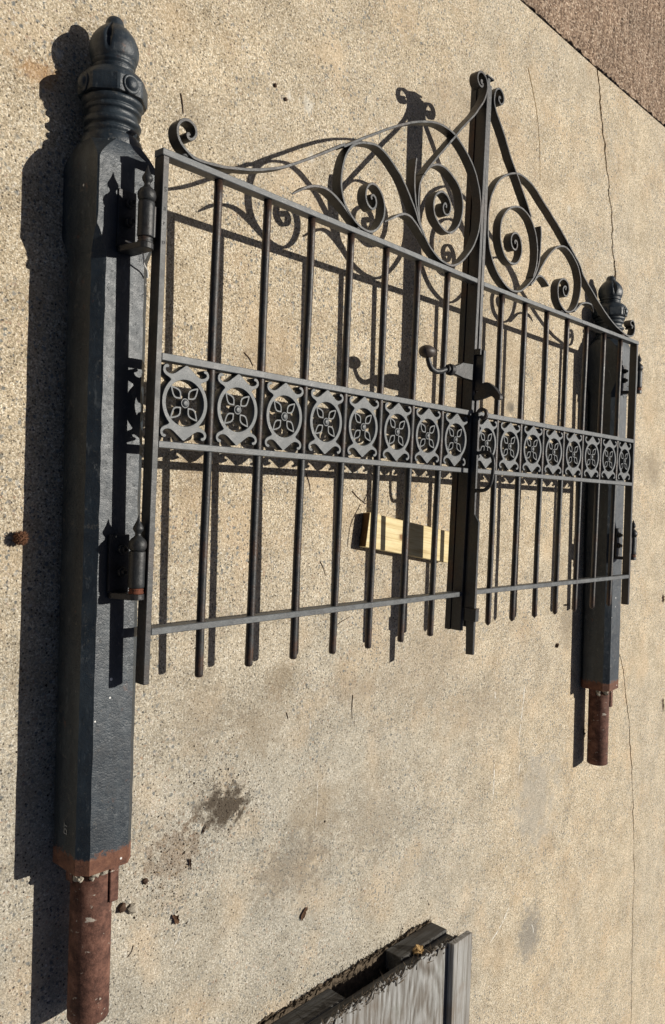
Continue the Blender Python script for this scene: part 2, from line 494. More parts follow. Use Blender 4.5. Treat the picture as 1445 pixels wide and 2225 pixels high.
def lathe_y(profile, seg=24, cx=0.0, cz=0.0, bm=None, shape=None):
    """Turned shape about an axis parallel to Y; profile = [(r, y)...]; shape(theta, i) scales r."""
    bm = bm or bmesh.new()
    rings = []
    for i, (r, y) in enumerate(profile):
        r = max(r, 1e-5)
        ring = []
        for k in range(seg):
            th = 2 * math.pi * k / seg
            s = shape(th, i, y) if shape else 1.0
            ring.append(Vector((cx + r * s * math.cos(th), y, cz + r * s * math.sin(th))))
        rings.append(ring)
    return rings_to_mesh(bm, rings)

def catmull(pts, step):
    """Resample a polyline of 2-D/3-D points with Catmull-Rom at about the given step."""
    P = [Vector(p) for p in pts]
    P = [P[0] * 2 - P[1]] + P + [P[-1] * 2 - P[-2]]
    outp = []
    for i in range(1, len(P) - 2):
        p0, p1, p2, p3 = P[i - 1:i + 3]
        d = (p2 - p1).length
        n = max(1, int(round(d / step)))
        for k in range(n):
            u = k / n
            a = 2 * p1; b = p2 - p0
            c = 2 * p0 - 5 * p1 + 4 * p2 - p3
            e = -p0 + 3 * p1 - 3 * p2 + p3
            outp.append((a + b * u + c * u * u + e * u * u * u) * 0.5)
    outp.append(P[-2].copy())
    return outp

def smooth_line(pts, it=2):
    for _ in range(it):
        pts = [pts[0]] + [(pts[i - 1] + pts[i] * 2 + pts[i + 1]) * 0.25 for i in range(1, len(pts) - 1)] + [pts[-1]]
    return pts

def strip(pts, thick, z0, z1, taper0=1.0, taper1=1.0, step=0.003, tl=0.03):
    """Flat bar standing on edge that follows a 2-D line (x, y); z0..z1 is its width."""
    L = smooth_line(catmull([(p[0], p[1]) for p in pts], step), 2)
    bm = bmesh.new()
    rings = []
    dist = [0.0]
    for i in range(1, len(L)):
        dist.append(dist[-1] + (L[i] - L[i - 1]).length)
    tot = dist[-1]
    for i, p in enumerate(L):
        a = L[max(i - 1, 0)]; b = L[min(i + 1, len(L) - 1)]
        t = (b - a)
        t = t.normalized() if t.length > 1e-9 else Vector((1, 0))
        n = Vector((-t.y, t.x))
        k0 = taper0 + (1 - taper0) * min(1, dist[i] / tl)
        k1 = taper1 + (1 - taper1) * min(1, (tot - dist[i]) / tl)
        k = min(k0, k1)
        h = thick * (0.55 + 0.45 * k) / 2 * (1 + 0.16 * mnoise.noise(Vector((p.x * 55, p.y * 55, 2.0))))
        zc = (z0 + z1) / 2 + 0.0007 * mnoise.noise(Vector((p.x * 40, p.y * 40, 6.0)))
        hz = (z1 - z0) / 2 * k
        c = min(0.0007, h * 0.4)
        sec = [(-h + c, -hz), (h - c, -hz), (h, -hz + c), (h, hz - c), (h - c, hz), (-h + c, hz), (-h, hz - c), (-h, -hz + c)]
        rings.append([Vector((p.x + n.x * s, p.y + n.y * s, zc + z)) for s, z in sec])
    return rings_to_mesh(bm, rings)

def tube(pts, rad, seg=10, step=0.004, r1=None, bm=None):
    """Round rod along a 3-D line, radius rad (to r1 at the end)."""
    L = catmull(pts, step)
    bm = bm or bmesh.new()
    rings = []
    up = Vector((0.12, 0.35, 1)).normalized()
    for i, p in enumerate(L):
        t = (L[min(i + 1, len(L) - 1)] - L[max(i - 1, 0)]).normalized()
        u = t.cross(up)
        if u.length < 1e-4:
            u = t.cross(Vector((1, 0, 0)))
        u.normalize()
        w = t.cross(u).normalized()
        r = rad if r1 is None else rad + (r1 - rad) * i / max(1, len(L) - 1)
        rings.append([p + (u * math.cos(2 * math.pi * k / seg) + w * math.sin(2 * math.pi * k / seg)) * r for k in range(seg)])
    return rings_to_mesh(bm, rings)

def extrude_outline(loops, z0, z1, bev=0.0):
    """Flat casting from closed 2-D outlines (first the outside, then holes)."""
    cu = bpy.data.curves.new('outline', 'CURVE')
    cu.dimensions = '2D'
    cu.fill_mode = 'BOTH'
    for lp in loops:
        sp = cu.splines.new('POLY')
        sp.points.add(len(lp) - 1)
        for p, q in zip(sp.points, lp):
            p.co = (q[0], q[1], 0, 1)
        sp.use_cyclic_u = True
    cu.extrude = (z1 - z0) / 2 - bev
    cu.bevel_depth = bev
    cu.bevel_resolution = 0
    cu.offset = -bev
    tmp = bpy.data.objects.new('outline', cu)
    col.objects.link(tmp)
    dg = bpy.context.evaluated_depsgraph_get()
    dg.update()
    me = bpy.data.meshes.new_from_object(tmp.evaluated_get(dg))
    bpy.data.objects.remove(tmp)
    bpy.data.curves.remove(cu)
    for v in me.vertices:
        v.co.z += (z0 + z1) / 2
    return me

def text_mesh(body, size, mat, depth=0.0):
    cu = bpy.data.curves.new('letters', 'FONT')
    cu.body = body
    cu.size = size
    cu.align_x = 'CENTER'
    cu.align_y = 'CENTER'
    cu.extrude = depth
    tmp = bpy.data.objects.new('letters', cu)
    col.objects.link(tmp)
    dg = bpy.context.evaluated_depsgraph_get(); dg.update()
    me = bpy.data.meshes.new_from_object(tmp.evaluated_get(dg))
    bpy.data.objects.remove(tmp)
    bpy.data.curves.remove(cu)
    me.materials.clear(); me.materials.append(mat)
    return me

# ------------------------------------------------------------------ ground
CRACK = [(2.215, 1.752), (2.231, 1.70), (2.258, 1.602), (2.300, 1.506), (2.315, 1.434), (2.362, 1.332), (2.41, 1.152), (2.455, 0.966),
         (2.50, 0.70), (2.545, 0.35), (2.575, 0.0), (2.605, -0.35), (2.638, -0.658), (2.692, -0.76), (2.733, -0.871), (2.789, -1.031),
         (2.833, -1.213), (2.876, -1.442), (2.926, -1.789), (2.93, -2.012), (2.965, -2.534), (3.00, -3.4), (3.05, -9.0)]

def rough_line(pts, step, amp, fr, seed):
    L = []
    for a, b in zip(pts[:-1], pts[1:]):
        a = Vector(a); b = Vector(b)
        n = max(1, int((b - a).length / step))
        for k in range(n):
            p = a.lerp(b, k / n)
            t = (b - a).normalized()
            q = Vector((p.x * fr, p.y * fr, seed))
            d = (mnoise.noise(q) * 1.0 + mnoise.noise(q * 3.1) * 0.6 + mnoise.noise(q * 9.0) * 0.35) * amp
            L.append(Vector((p.x - t.y * d, p.y + t.x * d)))
    L.append(Vector(pts[-1]))
    return L

ca = rough_line(CRACK, 0.006, 0.015, 13, 1.3)
def crack_gap(p):
    w = 0.0055 + 0.0090 * max(0.0, mnoise.noise(Vector((p.x * 7, p.y * 7, 4.4)))) + 0.0015 * mnoise.noise(Vector((p.x * 60, p.y * 60, 2)))
    w += 0.007 * max(0.0, mnoise.noise(Vector((p.x * 34, p.y * 34, 7.7))) - 0.15)
    if p.y > 0.95: w += 0.004 + 0.012 * max(0.0, mnoise.noise(Vector((p.y * 9, 3.3, 1.1))))
    if p.y < -1.3: w *= 0.6
    return max(0.0008, w)
left_edge = [Vector((p.x - crack_gap(p) * 0.5, p.y)) for p in ca]
right_edge = [Vector((p.x + crack_gap(p) * 0.5, p.y)) for p in ca]
JOINT = [(-9.0, 1.735), (1.4, 1.738), (1.836, 1.729), (2.181, 1.752), (2.593, 1.757), (2.94, 1.777), (12.0, 1.86)]

def slab_beside(edge, x_far, z, y_far):
    """Concrete from a broken edge (top to bottom) out to x_far, with a real broken wall along the crack."""
    bm = bmesh.new()
    keep = [edge[0]]
    for p in edge[1:]:
        if p.y < keep[-1].y - 1e-4:
            keep.append(p)
    near = [bm.verts.new((p.x, p.y, z)) for p in keep]
    deep = [bm.verts.new((p.x, p.y, z - 0.03)) for p in keep]
    far = [bm.verts.new((x_far, (y_far if i == 0 else min(p.y, y_far)), z)) for i, p in enumerate(keep)]
    for i in range(len(keep) - 1):
        bm.faces.new((near[i], near[i + 1], far[i + 1], far[i]))
        bm.faces.new((near[i], near[i + 1], deep[i + 1], deep[i]))
    for f in bm.faces:
        f.normal_update()
    o = obj('concrete_pavement', bm, M['concrete'])
    up = [p for p in o.data.polygons if abs(p.normal.z) > 0.5]
    if up and sum(p.normal.z for p in up) < 0:
        o.data.flip_normals()
    tag(o, kind='structure')
    return o

slab_beside(left_edge, -9.0, 0.0, 1.60)
slab_beside(right_edge, 12.0, 0.0005, 2.05)
bm = bmesh.new()
bm.faces.new([bm.verts.new(p) for p in ((-9, -9, -0.028), (12, -9, -0.028), (12, 9, -0.028), (-9, 9, -0.028))])
tag(obj('subsoil', bm, M['soil']), kind='structure')

# the asphalt beyond: a lumpy sheet that stands a little proud of the concrete
bm = bmesh.new()
aj = rough_line([(1.0, 1.739), (1.60, 1.747), (2.215, 1.756), (2.60, 1.767), (2.95, 1.777), (4.4, 1.821)], 0.010, 0.0095, 22, 9.0)
rows = [0.0, 0.004, 0.012, 0.026, 0.045, 0.07, 0.1, 0.14, 0.19, 0.26, 0.35, 0.5, 0.8, 2.0, 6.0]
vr = []
for k, dy in enumerate(rows):
    r = []
    for p in aj:
        q = Vector((p.x * 40, (p.y + dy) * 40, 0.3))
        lump = mnoise.noise(q) * 0.0035 + mnoise.noise(q * 2.7) * 0.002
        z = (-0.027 if k == 0 else 0.003 + lump * 1.6 + 0.004 * min(1, dy / 0.05)) if dy < 1 else 0.007
        r.append(bm.verts.new((p.x, p.y + dy, z)))
    vr.append(r)
for A, B in zip(vr[:-1], vr[1:]):
    for i in range(len(A) - 1):
        bm.faces.new((A[i], A[i + 1], B[i + 1], B[i]))
tag(obj('asphalt_road', bm, M['asphalt'], smooth=False), kind='structure')

# ------------------------------------------------------------------ gate posts
W = 0.126          # post width
CH = 0.020         # corner chamfer

def post_section(y, ch, w=W):
    h = w / 2
    c = max(ch, 0.0008)
    return [Vector((-h + c, y, -h)), Vector((h - c, y, -h)), Vector((h, y, -h + c)), Vector((h, y, h - c)),
            Vector((h - c, y, h)), Vector((-h + c, y, h)), Vector((-h, y, h - c)), Vector((-h, y, -h + c))]

def make_post(name, mtx, seed):
    """Post lying on one face; its axis is the local Y axis at local z = 0."""
    rnd = random.Random(seed)
    t = empty(name, mtx)
    # shaft: chamfered below, square block above, chamfers run out in a stop
    secs = []
    y = -0.782
    secs.append(post_section(y, CH))
    for k in range(1, 45):
        yy = -0.782 + k * (0.432 + 0.782) / 45
        secs.append(post_section(yy, CH + rnd.uniform(-0.0009, 0.0009), W + rnd.uniform(-0.00015, 0.00015)))
    for k in range(9):                      # chamfer stop
        u = k / 8
        secs.append(post_section(0.432 + 0.045 * u, CH * (1 - u) ** 0.6 * (1 - u * 0.2), W + 0.010 * u))
    for yy in (0.50, 0.54, 0.58, 0.605):
        secs.append(post_section(yy, 0.003, W + 0.010))
    for k in range(1, 9):                   # block top rounded over towards the neck
        u = k / 8
        secs.append(post_section(0.605 + 0.046 * u, 0.003 + 0.031 * u ** 1.3, W + 0.010 - 0.014 * u ** 2))
    shaft = obj('shaft', rings_to_mesh(bmesh.new(), secs), M['post'], t)
    # turned finial
    prof = [(0.050, 0.636), (0.0600, 0.648), (0.0605, 0.660), (0.0585, 0.668), (0.0545, 0.672), (0.0505, 0.6735), (0.0500, 0.676), (0.0530, 0.678), (0.0550, 0.681), (0.0545, 0.685), (0.0500, 0.687), (0.0470, 0.688),
            (0.0470, 0.691), (0.0515, 0.693), (0.0560, 0.696), (0.0572, 0.700), (0.0560, 0.704), (0.0520, 0.706), (0.0495, 0.709), (0.0490, 0.715), (0.0500, 0.719), (0.0525, 0.720), (0.0560, 0.722), (0.0565, 0.726), (0.0550, 0.729),
            (0.0515, 0.730), (0.0530, 0.732), (0.0585, 0.735), (0.0605, 0.740), (0.0600, 0.744), (0.0545, 0.7455), (0.0545, 0.7468), (0.0630, 0.7475), (0.0645, 0.752), (0.0645, 0.765), (0.0645, 0.778),
            (0.0625, 0.786), (0.0570, 0.794), (0.0490, 0.800), (0.0440, 0.8025), (0.0400, 0.8035), (0.0395, 0.806), (0.0415, 0.808), (0.0415, 0.811), (0.0375, 0.8125), (0.0375, 0.815), (0.0420, 0.817), (0.0430, 0.820), (0.0415, 0.823), (0.0405, 0.8245),
            (0.0450, 0.828), (0.0475, 0.836), (0.0490, 0.845), (0.0485, 0.854), (0.0465, 0.863), (0.0430, 0.871), (0.0380, 0.879), (0.0320, 0.886), (0.0255, 0.892), (0.0205, 0.896),
            (0.0185, 0.900), (0.0178, 0.905), (0.0160, 0.910), (0.0125, 0.914), (0.0070, 0.9165), (0.0001, 0.9175)]
    SEG = 72
    def shp(th, i, y):
        s = 1.0
        if 0.7465 < y < 0.790:              # octagonal collar
            a = (th + math.pi / 8) % (math.pi / 4) - math.pi / 8
            k = 1.0 if y < 0.780 else max(0.0, (0.790 - y) / 0.010)
            s = 1 + k * (1 / math.cos(a) - 1)
        if 0.838 < y < 0.893:               # four slots in the bud
            a = (th - math.pi / 4) % (math.pi / 2)
            a = min(a, math.pi / 2 - a)
            wdt = 0.060 * (1 - abs((y - 0.865) / 0.030) ** 2)
            if wdt > 0:
                s *= 1 - 0.30 * max(0.0, 1 - (a / (wdt * 1.7)) ** 2) ** 0.6
        s *= 1 + 0.006 * mnoise.noise(Vector((math.cos(th) * 2, math.sin(th) * 2, y * 60)))
        return s
    fin = obj('finial', lathe_y(prof, SEG, shape=shp), M['post'], t, smooth=True)
    # flat faces on the collar stay crisp
    for p in fin.data.polygons:
        if 0.747 < p.center.y < 0.779:
            p.use_smooth = False
    for k in range(4):                      # round bosses on the collar
        bmb = bmesh.new()
        pr = [(0.0185, 0.062), (0.0185, 0.0660), (0.0165, 0.0685), (0.0145, 0.0675), (0.0135, 0.0675), (0.0125, 0.0705), (0.0085, 0.0735), (0.004, 0.0748), (0.0001, 0.0750)]
        rings = []
        for r, hgt in pr:
            rings.append([Vector((r * math.cos(2 * math.pi * j / 24), 0.764 + r * math.sin(2 * math.pi * j / 24), hgt)) for j in range(24)])
        rings_to_mesh(bmb, rings)
        bmesh.ops.rotate(bmb, verts=bmb.verts, cent=(0, 0, 0), matrix=Matrix.Rotation(k * math.pi / 2, 3, 'Y'))
        obj('boss', bmb, M['post'], fin, smooth=True)
    # ground pipe, hollow at the end
    rp = 0.0415
    ring = [(rp, -0.770), (rp, -0.90), (rp, -1.00), (rp, -1.10), (rp - 0.001, -1.1015), (rp - 0.006, -1.1015), (rp - 0.006, -1.05)]
    pipe = obj('ground_pipe', lathe_y(ring, 40), M['pipe'], t, smooth=True)
    for p in pipe.data.polygons:
        if abs(p.normal.y) > 0.5:
            p.use_smooth = False
    bmb = bbox((0.016, -0.862, 0.020), (0.036, -0.778, 0.044), 0.0012)
    obj('lug', bmb, M['pipe'], pipe)
    bmb = bbox((-0.047, -0.815, -0.02), (-0.038, -0.778, 0.006), 0.0012)
    obj('lug', bmb, M['pipe'], pipe)
    # mortar stuck in the joint
    for k in range(11):
        a = rnd.uniform(0.15 * math.pi, 1.0 * math.pi)
        bmm = bmesh.new()
        bmesh.ops.create_icosphere(bmm, subdivisions=2, radius=rnd.uniform(0.005, 0.011))
        for v in bmm.verts:
            v.co *= 1 + 0.5 * mnoise.noise(v.co * 160 + Vector((k, seed, 0)))
            v.co += Vector((math.cos(a) * 0.043, -0.788 - rnd.random() * 0.004 - (0.012 if k % 3 == 0 else 0), math.sin(a) * 0.043))
        obj('mortar_lump', bmm, M['mortar'], pipe)
    return t

Z = Vector((0, 0, 1))
def post_mtx(x, y, rz):
    return Matrix.Translation((x, y, W / 2)) @ Matrix.Rotation(rz, 4, 'Z')

post_l = make_post('gate_post', post_mtx(-0.0352, 0.0, 0.0005), 11)
tag(post_l, 'big dark iron gate post lying along the left edge, nearest the camera', 'gate post', 'iron gate posts with finials')
post_r = make_post('gate_post', post_mtx(2.300, 0.0, 0.024), 23)
tag(post_r, 'dark iron gate post on the far side, partly behind the gate bars', 'gate post', 'iron gate posts with finials')
# small painted letters on the shaded side of the near post
me = text_mesh('DT', 0.017, M['mark'])
share('painted_letters', me, post_l, Matrix.Translation((-W / 2 - 0.0012, -0.700, 0.006)) @ Matrix(((0, 0, -1, 0), (1, 0, 0, 0), (0, -1, 0, 0), (0, 0, 0, 1))) @ Matrix.Rotation(0, 4, 'Z'))

# ------------------------------------------------------------------ gate leaves
S = 0.14           # spacing of the bars; all gate drawings below are in this unit
SCROLL = {
 'L1': [(0.374,4.822),(0.353,4.85),(0.329,4.826),(0.344,4.785),(0.402,4.775),(0.464,4.828),(0.49,4.898),(0.457,4.979),(0.377,5.021),(0.275,5.009),(0.196,4.94),(0.163,4.843),(0.181,4.739),(0.242,4.659),(0.347,4.593),(0.479,4.545),(0.65,4.545),(0.852,4.569),(1.03,4.595),(1.283,4.655),(1.528,4.717),(1.828,4.818),(2.217,4.981),(2.663,5.228),(3.13,5.509),(3.621,5.816),(3.606,5.776),(4.025,6.04),(4.464,6.302),(4.718,6.455),(4.97,6.598),(5.252,6.747),(5.542,6.886),(5.867,7.014),(6.179,7.111),(6.455,7.153),(6.742,7.147),(6.932,7.111),(7.157,7.019),(7.421,6.868),(7.635,6.696),(7.8,6.473),(7.912,6.214),(7.965,5.966),(7.965,5.718),(7.911,5.455),(7.777,5.174),(7.572,4.923),(7.338,4.715),(7.129,4.598),(6.971,4.553),(6.785,4.554),(6.573,4.584),(6.309,4.687),(6.097,4.834),(5.936,4.991),(5.825,5.173),(5.723,5.383),(5.657,5.615),(5.629,5.815),(5.631,6.024),(5.66,6.256)],
 'L2': [(7.751,8.496),(7.772,8.541),(7.729,8.542),(7.706,8.505),(7.752,8.478),(7.812,8.488),(7.799,8.442),(7.741,8.41),(7.653,8.429),(7.594,8.506),(7.594,8.605),(7.672,8.687),(7.783,8.705),(7.892,8.662),(7.958,8.569),(7.974,8.456),(7.936,8.303),(7.839,8.119),(7.683,7.932),(7.56,7.777),(7.343,7.562),(7.115,7.337),(6.923,7.127),(6.783,6.979),(6.496,6.677),(6.216,6.383),(6.034,6.181),(5.912,6.029)],
 'L3': [(5.868,5.086),(5.813,5.31),(5.784,5.583),(5.819,5.832),(5.923,6.033),(6.035,6.167),(6.198,6.298),(6.394,6.372),(6.626,6.379),(6.868,6.317),(7.095,6.195),(7.248,6.017),(7.295,5.805),(7.261,5.57),(7.117,5.336),(6.888,5.186),(6.677,5.189),(6.462,5.277),(6.323,5.412),(6.28,5.572),(6.321,5.742),(6.439,5.849),(6.563,5.901),(6.722,5.875),(6.836,5.777),(6.868,5.653),(6.805,5.525),(6.702,5.496),(6.619,5.553),(6.606,5.644),(6.671,5.707),(6.718,5.677),(6.704,5.629)],
 'L4': [(4.411,5.12),(4.375,5.145),(4.417,5.201),(4.488,5.193),(4.534,5.112),(4.513,5.01),(4.435,4.954),(4.328,4.986),(4.253,5.073),(4.243,5.215),(4.303,5.334),(4.414,5.397),(4.556,5.382),(4.682,5.288),(4.765,5.149),(4.777,4.989),(4.729,4.827),(4.61,4.662),(4.452,4.561),(4.269,4.542),(4.084,4.579),(3.9,4.671),(3.738,4.795),(3.642,4.936),(3.587,5.115),(3.584,5.309),(3.623,5.517),(3.697,5.695),(3.837,5.869),(4.029,5.984),(4.251,6.053),(4.48,6.089),(4.75,6.035),(4.978,5.923),(5.214,5.782),(5.386,5.63),(5.564,5.448),(5.722,5.256),(5.857,5.069),(6.041,4.906)],
 'L5': [(4.914,4.881),(5.073,4.979),(5.224,5.072),(5.391,5.138),(5.566,5.136),(5.737,5.065),(5.915,4.957),(6.149,4.805)],
 'L6': [(2.521,4.67),(2.713,4.8),(2.845,4.871),(3.001,4.922),(3.201,4.949),(3.389,4.916),(3.585,4.835),(3.741,4.754),(3.901,4.657)],
 'R1': [(7.468,4.796),(7.541,4.866),(7.422,4.88),(7.382,4.953),(7.499,5.02),(7.611,4.971),(7.665,4.819),(7.592,4.644),(7.412,4.568),(7.148,4.557),(6.831,4.616),(6.467,4.698),(6.006,4.858),(5.505,5.089),(5.016,5.353),(4.542,5.629),(4.351,5.834),(3.849,6.14),(3.327,6.444),(2.864,6.684),(2.419,6.899),(2.06,7.076),(1.75,7.156),(1.452,7.185),(1.229,7.15),(0.953,7.047),(0.659,6.864),(0.464,6.649),(0.306,6.373),(0.237,6.108),(0.224,5.811),(0.252,5.509),(0.348,5.206),(0.499,4.978),(0.695,4.79),(0.952,4.646),(1.209,4.565),(1.432,4.569),(1.655,4.632),(1.907,4.798),(2.159,5.028),(2.297,5.236),(2.383,5.451),(2.415,5.69),(2.424,5.923),(2.42,6.136),(2.383,6.286)],
 'R2': [(0.475,8.507),(0.48,8.547),(0.445,8.548),(0.414,8.503),(0.436,8.445),(0.5,8.411),(0.569,8.432),(0.616,8.512),(0.618,8.599),(0.558,8.682),(0.459,8.716),(0.357,8.681),(0.286,8.587),(0.259,8.483),(0.257,8.387),(0.292,8.277),(0.397,8.145),(0.531,8.001),(0.706,7.803),(0.985,7.442),(1.227,7.183),(1.473,6.918),(1.725,6.647),(1.947,6.38)],
 'R3': [(2.158,5.046),(2.271,5.336),(2.296,5.661),(2.241,5.913),(2.137,6.133),(1.951,6.328),(1.709,6.435),(1.477,6.465),(1.255,6.42),(1.041,6.317),(0.838,6.127),(0.731,5.914),(0.718,5.695),(0.764,5.49),(0.886,5.303),(1.067,5.177),(1.258,5.154),(1.446,5.215),(1.579,5.384),(1.612,5.582),(1.549,5.755),(1.428,5.853),(1.284,5.841),(1.18,5.747),(1.158,5.622),(1.231,5.505),(1.345,5.482),(1.418,5.568),(1.41,5.669),(1.328,5.691),(1.299,5.649),(1.334,5.616)],
 'R4': [(3.674,5.072),(3.705,5.153),(3.61,5.142),(3.562,5.048),(3.628,4.941),(3.743,4.936),(3.831,5.039),(3.838,5.172),(3.751,5.284),(3.576,5.321),(3.412,5.248),(3.313,5.098),(3.318,4.914),(3.4,4.746),(3.56,4.629),(3.757,4.565),(3.987,4.599),(4.211,4.736),(4.351,4.955),(4.427,5.219),(4.425,5.468),(4.323,5.694),(4.127,5.877),(3.899,6.012),(3.622,6.094),(3.36,6.062),(3.11,5.949),(2.871,5.764),(2.64,5.529),(2.417,5.245),(2.246,5.012),(2.071,4.851)],
 'R5': [(2.881,5.006),(2.748,5.086),(2.601,5.143),(2.46,5.148),(2.343,5.095),(2.231,4.991),(2.071,4.851)],
 'R6': [(5.363,4.857),(5.215,4.946),(5.004,4.99),(4.736,4.969),(4.521,4.895),(4.357,4.77),(4.196,4.646)],
}
TWIGS = [ [(0.172, 0.867), (0.181, 0.825)],[(0.381, 0.319), (0.411, 0.291)],[(0.795, -0.008), (0.823, -0.027), (0.858, -0.044)],[(0.834, -0.044), (0.795, -0.103), (0.783, -0.166)],[(0.674, -0.204), (0.698, -0.244)],[(0.753, -0.382), (0.803, -0.366)],[(0.61, 0.032), (0.628, -0.017)],[(0.112, -1.042), (0.097, -1.063)],[(0.848, -0.037), (0.866, -0.004)],[(0.565, -0.598), (0.571, -0.616)],[(0.828, -0.593), (0.829, -0.66)] ]

RL = Matrix(((0.999852, 0.0, 0.017232), (0.000287, 0.999861, -0.016671), (-0.01723, 0.016673, 0.999713)))
RR = Matrix(((0.999759, 0.002348, -0.021813), (-0.002444, 0.999987, -0.004369), (0.021803, 0.004421, 0.999753)))
ML = RL.to_4x4(); ML.translation = Vector((0, 0, 0.178757))
MR = RR.to_4x4(); MR.translation = Vector((1.138601, 0.001865, 0.159572))
leaf_l = empty('gate_leaf', ML)
leaf_r = empty('gate_leaf', MR)
tag(leaf_l, 'left leaf of the black iron gate, the one carrying the ball-ended lever', 'gate leaf', 'two leaves of the iron gate')
tag(leaf_r, 'right leaf of the black iron gate, hung on the far post', 'gate leaf', 'two leaves of the iron gate')

def ubox(name, a, b, parent, mat='iron', bev=0.0012, smooth=False):
    a = [x * S for x in a]; b = [x * S for x in b]
    return obj(name, bbox([min(p, q) for p, q in zip(a, b)], [max(p, q) for p, q in zip(a, b)], bev), M[mat], parent, smooth)

# medallion drawing, unit = bar spacing, centre at (0, 0)
def medallion_loops():
    q = [(0.0, 0.548), (0.022, 0.542), (0.050, 0.520), (0.095, 0.488), (0.145, 0.452), (0.190, 0.420), (0.232, 0.400), (0.275, 0.394), (0.318, 0.402),
         (0.350, 0.420), (0.366, 0.446), (0.354, 0.470), (0.328, 0.472), (0.306, 0.486), (0.308, 0.510), (0.340, 0.524), (0.382, 0.510), (0.410, 0.472),
         (0.414, 0.428), (0.394, 0.388), (0.356, 0.360), (0.316, 0.344), (0.280, 0.326), (0.268, 0.305)]
    ring = [(0.404 * math.cos(a), 0.404 * math.sin(a)) for a in [math.radians(d) for d in range(48, -1, -6)]]
    quad = q + ring[1:]
    top = quad
    bot = [(x, -y) for x, y in quad[::-1]][1:]
    right = top + bot
    left = [(-x, y) for x, y in right[::-1]][1:-1]
    outer = right + left
    hole = [(0.338 * math.cos(2 * math.pi * k / 40), 0.338 * math.sin(2 * math.pi * k / 40)) for k in range(40)]
    return outer, hole

outer, hole = medallion_loops()
# mid rails: 0.413..0.509 and 1.630..1.744
MED_V = 1.082
med_mesh = extrude_outline([[(x * S, y * S) for x, y in outer], [(x * S, y * S) for x, y in hole]], -0.10 * S, 0.068 * S, 0.0007)
med_mesh.name = 'medallion'; med_mesh.materials.append(M['casting'])
def petal_loop(k, inset):
    pts = [(0.085, 0.0), (0.115, 0.030), (0.150, 0.062), (0.190, 0.076), (0.235, 0.064), (0.290, 0.036), (0.346, 0.0)]
    low = [(x, -y) for x, y in pts[::-1]][1:-1]
    L = [Vector(p) for p in pts + low]
    c = Vector((0.20, 0))
    if inset:
        L = [Vector((0.116, 0)), Vector((0.134, 0.020)), Vector((0.160, 0.041)), Vector((0.190, 0.051)), Vector((0.228, 0.043)), Vector((0.270, 0.021)), Vector((0.304, 0))]
        L += [Vector((p.x, -p.y)) for p in L[::-1]][1:-1]
    return [(p.x * S, p.y * S) for p in L]
petal_mesh = extrude_outline([petal_loop(0, False), petal_loop(0, True)], -0.09 * S, 0.052 * S)
petal_mesh.name = 'petal'; petal_mesh.materials.append(M['casting'])
bmb = bmesh.new()
rings = []
for r, z in ((0.075, -0.06), (0.075, 0.055), (0.070, 0.066), (0.058, 0.066), (0.052, 0.060), (0.048, 0.074), (0.034, 0.086), (0.0005, 0.090)):
    rings.append([Vector((r * S * math.cos(2 * math.pi * k / 20), r * S * math.sin(2 * math.pi * k / 20), z * S)) for k in range(20)])
rings_to_mesh(bmb, rings)
boss_mesh = bpy.data.meshes.new('boss')
bmesh.ops.recalc_face_normals(bmb, faces=bmb.faces[:])
bmb.to_mesh(boss_mesh); bmb.free()
boss_mesh.materials.append(M['casting'])

def bar_mesh(v0, v1, tip):
    r = 0.065 * S
    y0 = v0 * S
    if tip == 'flat':
        pr = [(0.0001, y0), (r * 0.72, y0), (r * 0.95, y0 + 0.0025), (r, y0 + 0.006)]
    else:
        pr = [(0.0001, y0), (r * 0.35, y0 + 0.001), (r * 0.85, y0 + 0.007), (r, y0 + 0.011)]
    n = 26
    pr += [(r, y0 + 0.012 + (v1 * S - y0 - 0.012) * k / n) for k in range(1, n + 1)]
    return pr

